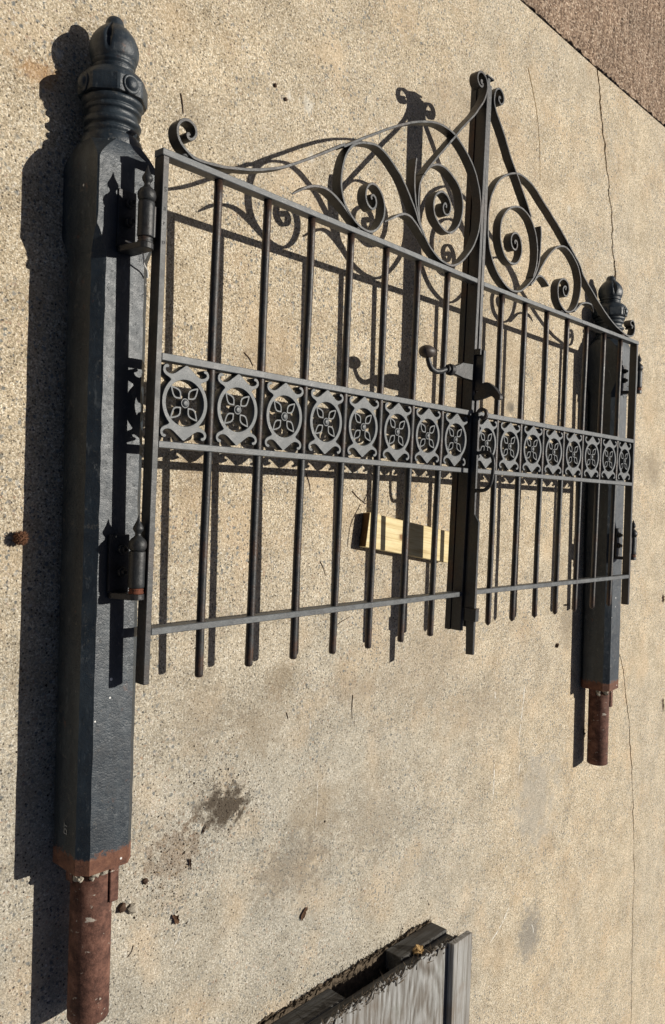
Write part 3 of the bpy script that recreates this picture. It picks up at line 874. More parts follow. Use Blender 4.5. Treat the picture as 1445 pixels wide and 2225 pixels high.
def build_leaf(leaf, side):
    rnd = random.Random(3 + side)
    c0, c1 = ((7.98, 8.09), (0.045, 0.165))[side]
    if side == 0:
        u_in, u_out = 0.045, 7.98
        ubox('stile', (-0.055, -2.91, -0.105), (0.046, 4.414, 0.1), leaf)
        ubox('meeting_stile', (7.98, -2.96, -0.15), (8.085, 8.70, 0.1), leaf)
        ubox('cover_strip', (7.955, -2.965, -0.295), (8.20, 8.68, -0.152), leaf, 'iron_rusty')
        ubox('top_cap', (7.93, 8.702, -0.33), (8.205, 8.742, 0.12), leaf)
        ubox('rail', (-0.068, 4.416, -0.1), (7.979, 4.512, 0.1), leaf, 'casting')
        ends = (0.017, 0.045, 0.035, 0.0, -0.018, -0.012, 0.0)
        names = ('L1', 'L2', 'L3', 'L4', 'L5', 'L6')
    else:
        u_in, u_out = 0.165, 7.93
        ubox('meeting_stile', (0.05, -2.90, -0.145), (0.160, 8.66, 0.1), leaf)
        st = obj('stile', bbox((-0.05 * S, -2.98 * S, -0.105 * S), (0.05 * S, 4.414 * S, 0.1 * S), 0.0012), M['iron'], leaf)
        st.matrix_local = Matrix.Translation((7.985 * S, 0, 0)) @ Matrix.Rotation(0.022, 4, 'Z')
        ubox('rail', (0.161, 4.416, -0.1), (7.97, 4.512, 0.1), leaf, 'casting')
        ends = (0.01, 0.015, 0.02, 0.015, 0.01, 0.015, 0.01)
        names = ('R1', 'R2', 'R3', 'R4', 'R5', 'R6')
    for a, b in ((1.630, 1.735), (0.415, 0.512), (-2.222, -2.12)):
        uo = u_out if side == 0 else 7.985 - 0.022 * ((a + b) / 2) - 0.045
        ubox('rail', (u_in + 0.002, a, -0.1), (uo, b, 0.1), leaf, 'casting')
    for k in range(1, 8):
        v0 = -2.975 + ends[k - 1]
        pr = bar_mesh(v0, 4.43, 'flat' if side == 0 else 'point')
        b = obj('bar', lathe_y(pr, 16), M['iron_rusty'], leaf, smooth=True)
        for p in b.data.polygons:
            if p.center.y < v0 * S + 0.0005: p.use_smooth = False
        b.location.x = k * S
        for v in b.data.vertices:
            v.co.x += 0.0016 * mnoise.noise(Vector((v.co.y * 3.1, k * 5.7, side)))
            v.co.z += 0.0014 * mnoise.noise(Vector((v.co.y * 3.7, k * 3.3, side + 9)))
    for k in range(8):
        cu = k + 0.5
        if k == 0: cu = 0.502 if side == 0 else 0.565
        if k == 7: cu = 7.50 if side == 0 else 7.455
        sx = 1.0
        if side == 1 and k in (0, 7): sx = 0.93
        mo = share('medallion', med_mesh, leaf, Matrix.Translation((cu * S, MED_V * S + rnd.uniform(-0.0008, 0.0008), rnd.uniform(-0.0006, 0.0006))) @ Matrix.Rotation(rnd.gauss(0, 0.012), 4, 'Z') @ Matrix.Diagonal((sx * rnd.uniform(0.985, 1.01), rnd.uniform(0.985, 1.005), 1, 1)))
        for j in range(4):
            share('petal', petal_mesh, mo, Matrix.Rotation(math.radians(45 + 90 * j + rnd.gauss(0, 1.6)), 4, 'Z'))
        share('boss', boss_mesh, mo, Matrix.Identity(4))
    for nm in names:
        pts = [(u * S, v * S) for u, v in SCROLL[nm]]
        kw = dict(taper0=1.0, taper1=1.0)
        if nm in ('L5', 'L6', 'R6'): kw = dict(taper0=0.12, taper1=0.9, tl=0.045)
        part = 'leaf_scroll' if nm[1] in '56' else 'scroll'
        dz = {'1': 0.0, '2': 0.002, '3': -0.0015, '4': -0.0008, '5': -0.002, '6': -0.002}[nm[1]]
        obj(part, strip(pts, 0.045 * S, -0.1 * S + dz * 0.5, 0.1 * S + dz * 0.5, **kw), M['iron'], leaf)

def weld_beads(leaf, names):
    rnd = random.Random(len(names[0]) + ord(names[0][0]))
    for nm in names:
        P = SCROLL[nm]
        low = min(range(len(P)), key=lambda i: P[i][1] + (9 if P[i][1] < 4.45 else 0))
        for du in (-0.16, 0.17):
            bm = bmesh.new()
            bmesh.ops.create_icosphere(bm, subdivisions=2, radius=0.030 * S)
            for v in bm.verts:
                v.co *= 1 + 0.35 * mnoise.noise(v.co * 260 + Vector((du * 50, low, 0)))
                v.co.x *= 1.9
                v.co += U(P[low][0] + du, 4.525, rnd.uniform(0.03, 0.085))
            obj('weld_bead', bm, M['iron_rusty'], leaf, smooth=True)

def U(u, v, z): return Vector((u * S, v * S, z * S))
build_leaf(leaf_l, 0)
weld_beads(leaf_l, ('L1', 'L4'))
weld_beads(leaf_r, ('R1', 'R4'))
build_leaf(leaf_r, 1)

# stamped characters running down the near stile
for ch, v in (('S', 3.955), ('a', 3.70), ('r', 3.50), ('o', 3.24)):
    share('stamped_letter', text_mesh(ch, 0.0135, M['stamp']), leaf_l, Matrix.Translation((-0.004 * S, v * S, 0.1 * S + 0.0004)))

# hinges: barrel on the leaf, bracket on the post
def hinge_barrel(leaf, u, v0, v1, name='hinge_barrel'):
    y0, y1 = v0 * S, v1 * S
    r = 0.113 * S
    b = obj(name, lathe_y([(r * 0.94, y0), (r, y0 + 0.002)] + [(r, y0 + (y1 - y0) * k / 6) for k in range(1, 6)] + [(r, y1 - 0.002), (r * 0.93, y1)], 28, u * S, 0.0), M['hinge'], leaf, smooth=True)
    for p in b.data.polygons:
        if abs(p.normal.y) > 0.6: p.use_smooth = False
    pr = [(0.085, 0.0), (0.105, 0.012), (0.122, 0.045), (0.128, 0.085), (0.120, 0.130), (0.095, 0.168), (0.066, 0.190), (0.044, 0.215), (0.040, 0.240), (0.048, 0.260),
          (0.068, 0.286), (0.075, 0.312), (0.068, 0.340), (0.046, 0.380), (0.025, 0.422), (0.012, 0.462), (0.0008, 0.500)]
    obj('hinge_finial', lathe_y([(rr * S, y1 + vv * S) for rr, vv in pr], 24, u * S, 0.0), M['hinge'], b, smooth=True)
    # strap welding the barrel to the stile
    return b

for u, v0, v1 in ((-0.232, 3.262, 3.742), (-0.166, -1.545, -1.033)):
    b = hinge_barrel(leaf_l, u, v0, v1)
    ubox('hinge_strap', (u + 0.05, v0 + 0.02, -0.06), (-0.05, v1 - 0.03, 0.03), leaf_l, 'iron_rusty')
    obj('washer', lathe_y([(0.02 * S, (v0 - 0.085) * S), (0.100 * S, (v0 - 0.085) * S), (0.108 * S, (v0 - 0.06) * S), (0.09 * S, (v0 - 0.042) * S), (0.106 * S, (v0 - 0.025) * S), (0.095 * S, (v0 - 0.004) * S), (0.02 * S, (v0 - 0.003) * S)], 24, u * S, 0), M['washer'] if v0 < 0 else M['iron_rusty'], b, smooth=True)
for u, v0, v1 in ((8.24, 3.24, 3.73), (8.36, -1.55, -1.04)):
    b = hinge_barrel(leaf_r, u, v0, v1)
    us = 7.985 - 0.022 * (v0 + v1) / 2
    ubox('hinge_strap', (us + 0.045, v0 + 0.02, -0.06), (u - 0.05, v1 - 0.03, 0.03), leaf_r, 'iron_rusty')
    obj('washer', lathe_y([(0.02 * S, (v0 - 0.085) * S), (0.100 * S, (v0 - 0.085) * S), (0.108 * S, (v0 - 0.06) * S), (0.095 * S, (v0 - 0.004) * S), (0.02 * S, (v0 - 0.003) * S)], 24, u * S, 0), M['washer'], b, smooth=True)

def hinge_bracket(post, leaf, u, vb, x0, x1, y0, y1, sgn):
    """Plate bolted to the post's upper face (world x0..x1, y0..y1) whose foot turns up and carries the pin."""
    inv = post.matrix_world.inverted()
    top = W + 0.0005
    th = 0.008
    bm = bbox((x0, y0, top), (x1, y1, top + th), 0.001)
    bm.transform(inv)
    br = obj('hinge_bracket', bm, M['hinge'], post)
    # foot: rises from the plate to the pin and ends round
    pw = leaf.matrix_world @ Vector((u * S, (vb - 0.165) * S, 0))
    ya, yb = pw.y, pw.y + 0.0115
    zc = pw.z
    xc = pw.x
    pts = []
    R = 0.0165
    xs = (x0 + 0.004, x1) if sgn > 0 else (x1 - 0.004, x0)
    prof = [Vector((xs[0], 0, top)), Vector((xs[0] - 0.002 * sgn, 0, top + 0.012))]
    for k in range(9):
        a = math.pi * 0.86 - k * math.pi * 1.05 / 8
        prof.append(Vector((xc + sgn * R * math.cos(a), 0, zc + R * math.sin(a))))
    prof.append(Vector((xs[1], 0, top)))
    bm = bmesh.new()
    A = [bm.verts.new((p.x, ya, p.z)) for p in prof]
    B = [bm.verts.new((p.x, yb, p.z)) for p in prof]
    bm.faces.new(A); bm.faces.new(B[::-1])
    for i in range(len(A)):
        bm.faces.new((A[i], B[i], B[(i + 1) % len(A)], A[(i + 1) % len(A)]))
    bmesh.ops.bevel(bm, geom=[e for e in bm.edges], offset=0.0009, segments=1, affect='EDGES')
    bm.transform(inv)
    obj('bracket_foot', bm, M['hinge'], br)
    if abs(yb - y0) > 0.001 and y0 > yb:
        bm = bbox((x0, yb - 0.001, top + 0.0007), (x1, y0 + 0.002, top + th - 0.0007), 0.0)
        bm.transform(inv)
        obj('bracket_web', bm, M['hinge'], br)
    for f in (0.26, 0.66):
        yy = y1 + (y0 - y1) * f
        bm = bmesh.new()
        rings = []
        cxx = (x0 + x1) / 2 + 0.004 * sgn
        for r, z in ((0.0105, top + th), (0.0105, top + th + 0.007), (0.0095, top + th + 0.0085), (0.006, top + th + 0.009), (0.0058, top + th + 0.015), (0.005, top + th + 0.016)):
            rings.append([Vector((cxx + r * math.cos(2 * math.pi * k / 6 + f), yy + r * math.sin(2 * math.pi * k / 6 + f), z)) for k in range(6)])
        rings_to_mesh(bm, rings)
        bm.transform(inv)
        obj('bolt', bm, M['hinge'], br)

hinge_bracket(post_l, leaf_l, -0.232, 3.262, -0.060, -0.020, 0.462, 0.555, 1)
hinge_bracket(post_l, leaf_l, -0.166, -1.545, -0.058, -0.014, -0.226, -0.115, 1)
hinge_bracket(post_r, leaf_r, 8.24, 3.24, 2.262, 2.300, 0.452, 0.545, -1)
hinge_bracket(post_r, leaf_r, 8.36, -1.55, 2.272, 2.310, -0.222, -0.115, -1)
# loose wire twisted round the upper left hinge
wl = [Vector((-0.052, 0.452, 0.150)), Vector((-0.044, 0.447, 0.160)), Vector((-0.030, 0.440, 0.166)), Vector((-0.018, 0.430, 0.160)), Vector((-0.006, 0.418, 0.146)), Vector((0.006, 0.410, 0.139)), Vector((0.012, 0.398, 0.132))]
wire = obj('tie_wire', tube(wl, 0.0016, 6, 0.003), M['wire'])
tag(wire, 'thin pale wire twisted round the foot of the upper left hinge', 'wire')
wl = [Vector((2.285, 0.462, 0.146)), Vector((2.290, 0.452, 0.158)), Vector((2.298, 0.442, 0.160)), Vector((2.306, 0.428, 0.142)), Vector((2.310, 0.418, 0.132))]
wire = obj('tie_wire', tube(wl, 0.0016, 6, 0.003), M['wire'])
tag(wire, 'short pale wire end on the upper hinge of the far post', 'wire')

# ball-ended lever on the left leaf
def U(u, v, z): return Vector((u * S, v * S, z * S))
plate = [(7.20, 2.425), (7.20, 2.545), (7.36, 2.60), (7.56, 2.682), (7.974, 2.705), (7.974, 2.370), (7.62, 2.375), (7.38, 2.405)]
me = extrude_outline([[(u * S, v * S) for u, v in plate]], 0.0, 0.115 * S, 0.0006)
me.materials.append(M['hinge'])
lever = share('lever', me, leaf_l, Matrix.Identity(4))
lever.data.name = 'lever'
bmb = bmesh.new()
rings = []
for r, du in ((0.085, 0.0), (0.112, 0.01), (0.118, 0.03), (0.118, 0.10), (0.110, 0.12), (0.070, 0.125), (0.070, 0.17), (0.085, 0.18), (0.085, 0.21), (0.06, 0.22)):
    rings.append([U(7.24 - du, 2.487 + r * math.cos(2 * math.pi * k / 24), 0.06 + r * math.sin(2 * math.pi * k / 24)) for k in range(24)])
rings_to_mesh(bmb, rings)
obj('collar', bmb, M['hinge'], lever)
obj('lever_arm', tube([U(7.10, 2.487, 0.06), U(6.98, 2.46, 0.045), U(6.86, 2.415, 0.03), U(6.72, 2.40, 0.01), U(6.58, 2.45, 0.0), U(6.49, 2.56, 0.0), U(6.445, 2.68, 0.0)], 0.060 * S, 14, 0.004, 0.050 * S), M['hinge'], lever, smooth=True)
bmb = bmesh.new()
bmesh.ops.create_uvsphere(bmb, u_segments=28, v_segments=18, radius=0.128 * S)
for v in bmb.verts:
    v.co.x *= 1.5
    v.co.z *= 1.25
    v.co += U(6.425, 2.745, 0.0)
obj('knob', bmb, M['knob'], lever, smooth=True)

# latch guide, thumb piece
ubox('latch_guide', (8.04, 2.16, 0.101), (8.14, 3.01, 0.295), leaf_l, 'iron')
ubox('latch_bridge', (7.97, 2.90, 0.103), (8.038, 3.03, 0.25), leaf_l, 'hinge')
def vz_strip(name, pts, u0, u1, thick, parent, mat='iron', t1=1.0):
    """Bent flat bar lying in the plane across the gate; pts = (v, z)."""
    L = smooth_line(catmull([(p[0] * S, p[1] * S) for p in pts], 0.0025), 1)
    bm = bmesh.new()
    rings = []
    for i, p in enumerate(L):
        t = (L[min(i + 1, len(L) - 1)] - L[max(i - 1, 0)]).normalized()
        n = Vector((-t.y, t.x))
        k = 1 + (t1 - 1) * i / (len(L) - 1)
        h = thick * S / 2 * k
        a, b = p + n * h, p - n * h
        c = 0.0008
        rings.append([Vector((u0 * S + c, a.x, a.y)), Vector((u1 * S - c, a.x, a.y)), Vector((u1 * S, a.x - n.x * c, a.y - n.y * c)), Vector((u1 * S, b.x + n.x * c, b.y + n.y * c)),
                      Vector((u1 * S - c, b.x, b.y)), Vector((u0 * S + c, b.x, b.y)), Vector((u0 * S, b.x + n.x * c, b.y + n.y * c)), Vector((u0 * S, a.x - n.x * c, a.y - n.y * c))])
    rings_to_mesh(bm, rings)
    return obj(name, bm, M[mat], parent)
def vz_plate(name, outline, u0, u1, parent, mat, bev=0.0012):
    """Thick plate cut to an outline in the plane across the gate (v, z)."""
    bm = bmesh.new()
    A = [bm.verts.new((u0 * S, v * S, z * S)) for v, z in outline]
    B = [bm.verts.new((u1 * S, v * S, z * S)) for v, z in outline]
    bm.faces.new(A); bm.faces.new(B[::-1])
    for i in range(len(A)):
        bm.faces.new((A[i], B[i], B[(i + 1) % len(A)], A[(i + 1) % len(A)]))
    bmesh.ops.bevel(bm, geom=bm.edges[:], offset=bev, segments=2, affect='EDGES')
    return obj(name, bm, M[mat], parent)
tp = [(1.955, 0.085), (2.04, 0.10), (2.15, 0.19), (2.25, 0.26), (2.325, 0.335), (2.325, 0.42), (2.28, 0.50), (2.21, 0.59), (2.12, 0.675), (2.03, 0.742), (1.965, 0.745), (1.945, 0.69), (1.965, 0.60), (2.03, 0.555), (2.06, 0.515), (2.045, 0.45), (2.0, 0.36), (1.97, 0.22)]
vz_plate('thumb_piece', tp, 8.03, 8.15, leaf_l, 'iron')

# drop bolt standing on edge over the meeting stiles, with curl and pull
bolt = obj('drop_bolt', bmesh.new(), M['iron'], leaf_l)
bm = bmesh.new()
outl = [(1.70, 0.102), (1.70, 0.235), (-0.46, 0.245), (-0.62, 0.365), (-2.50, 0.375), (-3.44, 0.385), (-3.45, 0.205), (-2.55, 0.180), (-2.45, 0.102)]
A = [bm.verts.new(U(8.05, v, z)) for v, z in outl]
B = [bm.verts.new(U(8.125, v, z)) for v, z in outl]
bm.faces.new(A); bm.faces.new(B[::-1])
for i in range(len(A)):
    bm.faces.new((A[i], B[i], B[(i + 1) % len(A)], A[(i + 1) % len(A)]))
bmesh.ops.bevel(bm, geom=bm.edges[:], offset=0.0012, segments=1, affect='EDGES')
bmesh.ops.recalc_face_normals(bm, faces=bm.faces[:])
bm.to_mesh(bolt.data); bm.free()
vz_strip('bolt_curl', [(1.62, 0.19), (1.70, 0.20), (1.755, 0.25), (1.765, 0.32), (1.72, 0.39), (1.64, 0.405), (1.585, 0.36), (1.585, 0.30), (1.63, 0.28)], 8.052, 8.123, 0.065, bolt)
obj('pull_handle', tube([U(8.088, 0.84, 0.235), U(8.088, 0.86, 0.38), U(8.088, 0.84, 0.52), U(8.088, 0.74, 0.61), U(8.088, 0.60, 0.635), U(8.088, 0.40, 0.625), U(8.088, 0.20, 0.585), U(8.088, 0.08, 0.48), U(8.088, 0.05, 0.36), U(8.088, 0.045, 0.235)], 0.040 * S, 12, 0.004), M['iron'], bolt, smooth=True)
ubox('bolt_keeper', (8.02, -2.73, 0.150), (8.165, -2.45, 0.425), leaf_l, 'iron_rusty')

# ------------------------------------------------------------------ pine block under the gate
mb = Matrix.Translation((0.835, -0.067, 0.0)) @ Matrix.Rotation(math.atan2(-0.057, 0.388), 4, 'Z')
bm = bbox((0, -0.099, 0), (0.415, 0, 0.036), 0.0015)
for v in bm.verts:
    if v.co.x < 0.1 and v.co.z < 0.01: v.co.x += 0.012     # saw cut not square
block = obj('pine_block', bm, M['pine'])
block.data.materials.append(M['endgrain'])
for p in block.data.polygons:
    if abs(p.normal.x) > 0.7: p.material_index = 1  # end faces get a darker brown than the rest of the block
block.matrix_world = mb
tag(block, 'pale yellow pine offcut lying on the concrete under the left gate leaf', 'wood block')

# ------------------------------------------------------------------ weathered wooden panel at the lower edge
panel = empty('wooden_panel', Matrix.Translation((0.75, -1.40, 0)))
tag(panel, 'grey rotting plywood panel with hollow dark edge at the bottom of the picture', 'wood panel')
def ply_sheet(name, x0, x1, y0, y1, z0, z1, amp, seed, mat):
    """Plywood with a frayed front edge (towards +Y)."""
    rnd = random.Random(seed)
    bm = bmesh.new()
    n = 150
    lay = 4
    pts = []
    for k in range(n + 1):
        x = x0 + (x1 - x0) * k / n
        pts.append(x)
    off = [[amp * (0.5 * mnoise.noise(Vector((x * 16, j * 3.3, seed))) + 0.55 * mnoise.noise(Vector((x * 90, j * 5.1, seed))) + 0.3 * rnd.uniform(-1, 1)) for x in pts] for j in range(lay)]
    zs = [z0 + (z1 - z0) * j / lay for j in range(lay + 1)]
    for j in range(lay):
        za, zb = zs[j] + 0.0002, zs[j + 1] - 0.0002
        fr = [bm.verts.new((x, y1 + o, zb - 0.0006)) for x, o in zip(pts, off[j])]
        fl = [bm.verts.new((x, y1 + o, za)) for x, o in zip(pts, off[j])]
        mid = [bm.verts.new((x, y1 - 0.05, zb)) for x in pts]
        midl = [bm.verts.new((x, y1 - 0.05, za)) for x in pts]
        for i in range(n):
            bm.faces.new((fl[i], fl[i + 1], fr[i + 1], fr[i]))
            bm.faces.new((fr[i], fr[i + 1], mid[i + 1], mid[i]))
            bm.faces.new((fl[i + 1], fl[i], midl[i], midl[i + 1]))
    box(bm, (x0, y0, z0 + 0.0002), (x1, y1 - 0.05, z1 - 0.0002))
    o = obj(name, bm, mat)
    o.parent = panel
    o.matrix_parent_inverse = panel.matrix_world.inverted()
    return o
def pbox(name, a, b, mat, bev=0.002):
    o = obj(name, bbox(a, b, bev), mat)
    o.parent = panel
    o.matrix_parent_inverse = panel.matrix_world.inverted()
    return o
PX0, PX1, PY0, PY1 = 0.10, 1.238, -2.6, -1.400
ply_sheet('plywood_sheet', PX0, PX1, PY0, PY1 + 0.004, 0.001, 0.016, 0.018, 2, M['splinter'])
ply_sheet('plywood_sheet', PX0, PX1, PY0, PY1, 0.110, 0.126, 0.020, 5, M['ply'])
pbox('frame_rail', (PX0, PY1 - 0.045, 0.078), (PX1 - 0.004, PY1 - 0.006, 0.1095), M['frame'])
pbox('frame_block', (PX0, PY1 - 0.045, 0.0155), (0.752, PY1 - 0.004, 0.0775), M['frame'])
pbox('frame_block', (1.000, PY1 - 0.05, 0.0155), (PX1 - 0.002, PY1 + 0.006, 0.0775), M['frame'])
pbox('frame_rail', (PX1 - 0.045, PY0, 0.0155), (PX1 - 0.008, PY1 - 0.052, 0.1095), M['frame'])
pbox('plank', (1.172, -2.6, 0.1265), (1.275, -1.392, 0.148), M['plank'], 0.0015)
# broken raw patch and loose splinters on the frayed edge
bm = bmesh.new()
bmesh.ops.create_icosphere(bm, subdivisions=3, radius=0.014)
for v in bm.verts:
    v.co.x *= 1.4
    v.co *= 1 + 0.55 * mnoise.noise(v.co * 150)
    v.co += Vector((1.075, PY1 + 0.002, 0.083))
o = obj('broken_patch', bm, M['rawwood']); o.parent = panel; o.matrix_parent_inverse = panel.matrix_world.inverted()
bm = bmesh.new()
rs = random.Random(17)
for k in range(900):
    x = rs.uniform(0.45, PX1)
    low = rs.random() < 0.42
    z = rs.uniform(0.001, 0.016) if low else rs.uniform(0.107, 0.127)
    y = PY1 + rs.uniform(-0.022, 0.006)
    ln = rs.uniform(0.006, 0.042)
    a = rs.gauss(0.0 if rs.random() < 0.7 else 1.3, 0.35)
    d = Vector((math.cos(a), math.sin(a) * 0.9, rs.uniform(-0.25, 0.2))).normalized()
    if rs.random() < 0.5: d.x = -d.x
    w = rs.uniform(0.0006, 0.0026)
    p = Vector((x, y, z))
    q = p + d * ln
    n = d.cross(Vector((0, 0, 1))).normalized() * w
    up = Vector((0, 0, w * 0.8))
    vs = [bm.verts.new(p + n), bm.verts.new(p - n), bm.verts.new(p + up), bm.verts.new(q)]
    for f in ((0, 1, 2), (0, 3, 1), (1, 3, 2), (2, 3, 0)):
        bm.faces.new([vs[i] for i in f])
o = obj('splinters', bm, M['splinter']); tag(o, kind='stuff'); o.parent = panel; o.matrix_parent_inverse = panel.matrix_world.inverted()

# ------------------------------------------------------------------ litter on the concrete
rs = random.Random(5)
TL = ['short dark curved twig above the left end scroll of the gate', 'little dark twig between the second and third bars above the medallions',
      'crooked dark twig just above the pine block', 'long hair-thin twig curving down beside the left end of the pine block', 'thin brown twig below the left end of the pine block',
      'thin twig lying across the concrete below the bottom rail, between bars', 'fine twig under the medallion band between the third and fourth bars',
      'reddish pine needle beside the near rusty pipe', 'side shoot of the twig litter above the pine block', 'tiny dark twig on the bare concrete under the near bars', 'thin upright dark twig on the bare concrete below the gate middle']
for i, tw in enumerate(TWIGS):
    pts = []
    for k, p in enumerate(tw):
        pts.append(Vector((p[0], p[1], 0.0012)))
    if len(pts) == 2:
        mid = (pts[0] + pts[1]) / 2 + Vector((rs.uniform(-.003, .003), rs.uniform(-.003, .003), 0.0003))
        pts = [pts[0], mid, pts[1]]
    r = (0.0016, 0.0014, 0.0016, 0.0009, 0.0010, 0.0010, 0.0011, 0.0010, 0.0011, 0.0012, 0.0011)[i]
    o = obj('twig', tube(pts, r, 6, 0.004, r * 0.6), M['twig'])
    tag(o, TL[i], 'twig', 'twigs lying on the concrete')
o = obj('straw_stalk', tube([Vector((1.67, 1.535, 0.0012)), Vector((1.735, 1.42, 0.0012)), Vector((1.77, 1.30, 0.0012)), Vector((1.785, 1.17, 0.0012))], 0.0010, 6, 0.01, 0.0007), M['straw'])
tag(o, 'long dry straw stalk to the right of the gate peak', 'straw')

def curled_leaf(name, loc, ln, wd, rz, curl, mat, label, seed):
    bm = bmesh.new()
    n, mm = 12, 5
    V = []
    for i in range(n + 1):
        u = i / n
        w = wd * (math.sin(math.pi * (0.03 + 0.94 * u)) ** 0.8) * (0.75 + 0.8 * mnoise.noise(Vector((u * 7, seed * 3.3, 1))) + 0.35 * mnoise.noise(Vector((u * 23, seed, 4))))
        r = []
        for j in range(mm):
            s = (j / (mm - 1) - 0.5) * 2
            x = (u - 0.5) * ln
            y = s * w / 2 + 0.35 * wd * math.sin(u * 2.6 + seed)
            z = 0.0005 + 0.35 * curl * s * s * w + curl * 0.2 * (u - 0.5) ** 2 * ln + 0.0012 * (mnoise.noise(Vector((u * 5, s * 3, seed))) + 1)
            r.append(bm.verts.new((x, y, z)))
        V.append(r)
    for i in range(n):
        for j in range(mm - 1):
            bm.faces.new((V[i][j], V[i][j + 1], V[i + 1][j + 1], V[i + 1][j]))
    bmesh.ops.solidify(bm, geom=bm.faces[:], thickness=0.0007)
    o = obj(name, bm, M[mat])
    o.location = (loc[0], loc[1], 0.0008)
    o.rotation_euler = (0, 0, rz)
    tag(o, label, 'leaf', 'dry leaf scraps on the concrete')
    return o
curled_leaf('dry_leaf', (0.656, -1.165), 0.038, 0.018, 1.25, 0.5, 'leaf', 'curled brown leaf scrap above the wooden panel', 1)
curled_leaf('dry_leaf', (0.225, -1.022), 0.030, 0.017, -0.5, 0.9, 'leaf', 'hooked dark leaf scrap to the right of the near rusty pipe', 2)
curled_leaf('dry_leaf', (3.141, -0.477), 0.045, 0.02, 1.9, 0.6, 'leaf', 'dark leaf scrap at the right edge of the picture, upper of two', 3)
curled_leaf('dry_leaf', (3.197, -1.012), 0.065, 0.02, 1.7, 0.6, 'leaf', 'dark leaf scrap at the right edge of the picture, lower of two', 4)
curled_leaf('dry_leaf', (0.262, -0.905), 0.028, 0.012, 1.4, 0.7, 'twig', 'narrow black leaf scrap below the dark dirt stain', 5)
curled_leaf('dry_leaf', (2.323, -0.985), 0.045, 0.02, 1.6, 0.6, 'crumb', 'dark leaf scrap between the far rusty pipe and its shadow', 6)
curled_leaf('dry_leaf', (0.302, -0.835), 0.026, 0.007, 1.25, 0.4, 'twig', 'thin curled black scrap left of the dark dirt stain', 7)
curled_leaf('dry_leaf', (2.116, -0.430), 0.030, 0.018, 0.4, 0.8, 'crumb', 'ragged dark scrap under the right gate leaf beside a bar shadow', 8)

# sweetgum seed ball
bm = bmesh.new()
bmesh.ops.create_icosphere(bm, subdivisions=3, radius=0.0150)
for v in bm.verts:
    v.co *= 1 + 0.10 * mnoise.noise(v.co * 400)
core_n = len(bm.verts)
rs = random.Random(9)
for k in range(130):
    z = 1 - 2 * (k + 0.5) / 130
    a = k * 2.39996
    d = Vector((math.sqrt(1 - z * z) * math.cos(a), math.sqrt(1 - z * z) * math.sin(a), z))
    d = (d + Vector((rs.uniform(-.1, .1), rs.uniform(-.1, .1), rs.uniform(-.1, .1)))).normalized()
    u = d.orthogonal().normalized(); w = d.cross(u)
    base = [bm.verts.new(d * 0.0135 + (u * math.cos(t) + w * math.sin(t)) * 0.0021) for t in (0, 2.1, 4.2)]
    tip = bm.verts.new(d * rs.uniform(0.0195, 0.0225) + u * rs.uniform(-0.001, 0.001))
    for i in range(3):
        bm.faces.new((base[i], base[(i + 1) % 3], tip))
o = obj('seed_ball', bm, M['ball'])
o.location = (-0.180, -0.127, 0.0150)
o.scale = (0.8, 0.8, 0.8)
tag(o, 'spiky brown seed ball on the concrete beside the near post shadow', 'seed ball')

# larger crumbs that can be picked out, then the dust of small ones as one mass
rs = random.Random(31)
CR = [(0.079, -0.945, 'dark lump of dirt close to the near rusty pipe'), (0.138, -0.905, 'small dark chip right of the near post foot'), (0.105, -0.955, 'brown clod touching the lug of the near pipe'),
      (0.455, 0.995, 'tiny dark crumb above the gate, first of two close together'), (0.492, 0.975, 'tiny dark crumb above the gate, second of two close together'), (2.051, -0.587, 'single dark seed on bare concrete left of the far post')]
for i, (x, y, lb) in enumerate(CR):
    bm = bmesh.new()
    r = (0.010, 0.007, 0.012, 0.005, 0.005, 0.009)[i]
    bmesh.ops.create_icosphere(bm, subdivisions=2, radius=r)
    for v in bm.verts:
        v.co *= 1 + 0.5 * mnoise.noise(v.co * (1.3 / r) + Vector((i * 7, 0, 0)))
        v.co.z *= 0.7
    o = obj('dirt_clod', bm, M['mortar'] if i == 2 else M['twig'])
    o.location = (x, y, r * 0.5)
    tag(o, lb, 'clod', 'loose clods of dirt')
bm = bmesh.new()
def crumb(x, y, r, sd):
    vs = [bm.verts.new((x + r * math.cos(a) * rs.uniform(.5, 1.1), y + r * math.sin(a) * rs.uniform(.5, 1.3), 0.0006)) for a in (0.3, 1.6, 2.8, 4.0, 5.3)]
    top = bm.verts.new((x + rs.uniform(-.3, .3) * r, y + rs.uniform(-.3, .3) * r, r * rs.uniform(0.5, 1.0)))
    for i in range(5):
        bm.faces.new((vs[i], vs[(i + 1) % 5], top))
for k in range(900):
    c = rs.choice(((0.375, -0.785, 0.045), (0.34, -0.80, 0.07), (0.33, -0.70, 0.06), (0.20, -0.86, 0.045), (0.14, -0.93, 0.05), (0.24, -0.90, 0.08)))
    crumb(rs.gauss(c[0], c[2] * 1.1), rs.gauss(c[1], c[2] * 0.9), abs(rs.gauss(0.0002, 0.0009)) + 0.0005, k)
for k in range(420):
    crumb(rs.uniform(-0.3, 3.4), rs.uniform(-2.3, 1.6), abs(rs.gauss(0.0003, 0.0011)) + 0.0006, k)
for k in range(260):
    x0, ya, yb, sd = rs.choice(((0.034, -0.78, 0.60, 1), (-0.10, -0.78, 0.60, -1), (2.367, -0.78, 0.60, 1)))
    crumb(x0 + sd * abs(rs.gauss(0.0, 0.010)), rs.uniform(ya, yb), abs(rs.gauss(0.0003, 0.0010)) + 0.0005, k)
for k in range(160):
    crumb(rs.uniform(0.55, 1.25), -1.385 + abs(rs.gauss(0, 0.03)), abs(rs.gauss(0.0003, 0.0012)) + 0.0005, k)
o = obj('dirt_crumbs', bm, M['crumb'])
tag(o, 'scattered dark dirt crumbs and grit on the concrete', 'dirt', kind='stuff')
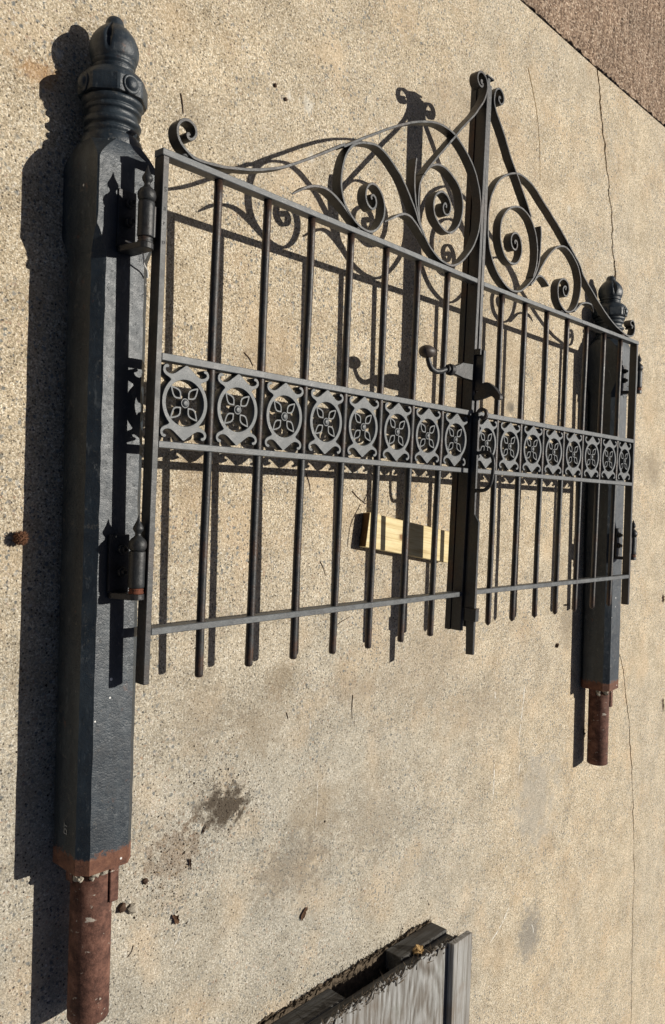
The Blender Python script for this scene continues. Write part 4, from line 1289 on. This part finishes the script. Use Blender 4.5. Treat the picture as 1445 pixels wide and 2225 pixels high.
bm = bmesh.new()
for k in range(80):
    c = rs.choice(((0.36, -0.78, 0.06), (0.22, -0.85, 0.05), (0.18, -0.93, 0.06)))
    x, y = rs.gauss(c[0], c[2]), rs.gauss(c[1], c[2])
    a = rs.uniform(0, math.pi); ln = rs.uniform(0.004, 0.014)
    d = Vector((math.cos(a), math.sin(a), 0)) * ln
    n = Vector((-math.sin(a), math.cos(a), 0)) * 0.0005
    p = Vector((x, y, 0.0015))
    vs = [bm.verts.new(p + n), bm.verts.new(p - n), bm.verts.new(p + d), bm.verts.new(p + Vector((0, 0, 0.001)))]
    for f in ((0, 1, 2), (0, 2, 3), (1, 3, 2), (0, 3, 1)):
        bm.faces.new([vs[i] for i in f])
o = obj('chaff', bm, M['straw'])
tag(o, 'pale bits of chaff round the dirt stain', 'chaff', kind='stuff')

# pale scrapes on the concrete: thin broken rubs, each a part of the pavement it marks
pave = bpy.data.objects['concrete_pavement']
for pts, w in (([(1.808, -0.702), (1.806, -0.76), (1.795, -0.83), (1.784, -0.90), (1.780, -0.93)], 0.0034), ([(1.795, -1.00), (1.790, -1.06)], 0.0026), ([(1.600, -0.70), (1.604, -0.73)], 0.004), ([(1.612, -0.95), (1.616, -1.02), (1.612, -1.10)], 0.0028),
               ([(0.245, -1.05), (0.232, -1.075), (0.222, -1.09)], 0.0016), ([(0.655, -0.63), (0.660, -0.68)], 0.0016), ([(0.69, -0.80), (0.695, -0.86), (0.690, -0.93)], 0.0016), ([(1.63, -1.62), (1.70, -1.585), (1.76, -1.53)], 0.004), ([(1.93, -1.66), (1.945, -1.685), (1.95, -1.71)], 0.003)):
    L = catmull([Vector((p[0], p[1])) for p in pts], 0.003)
    bm = bmesh.new()
    prev = None
    for i, p in enumerate(L):
        t = (L[min(i + 1, len(L) - 1)] - L[max(i - 1, 0)]).normalized()
        n = Vector((-t.y, t.x))
        k = mnoise.noise(Vector((p.x * 90, p.y * 90, 3))) * 0.9 + 0.45
        k *= min(1, 6 * i / len(L), 6 * (len(L) - 1 - i) / len(L)) 
        h = max(0.0, k + 0.05) * w * 0.95
        j = n * 0.0006 * mnoise.noise(Vector((p.x * 200, p.y * 200, 8)))
        if h < 0.00015:
            prev = None
            continue
        cur = (bm.verts.new((p.x + n.x * h + j.x, p.y + n.y * h + j.y, 0.0006)), bm.verts.new((p.x - n.x * h + j.x, p.y - n.y * h + j.y, 0.0006)))
        if prev:
            bm.faces.new((prev[0], prev[1], cur[1], cur[0]))
        prev = cur
    obj('scrape_mark', bm, M['chalk'], pave)
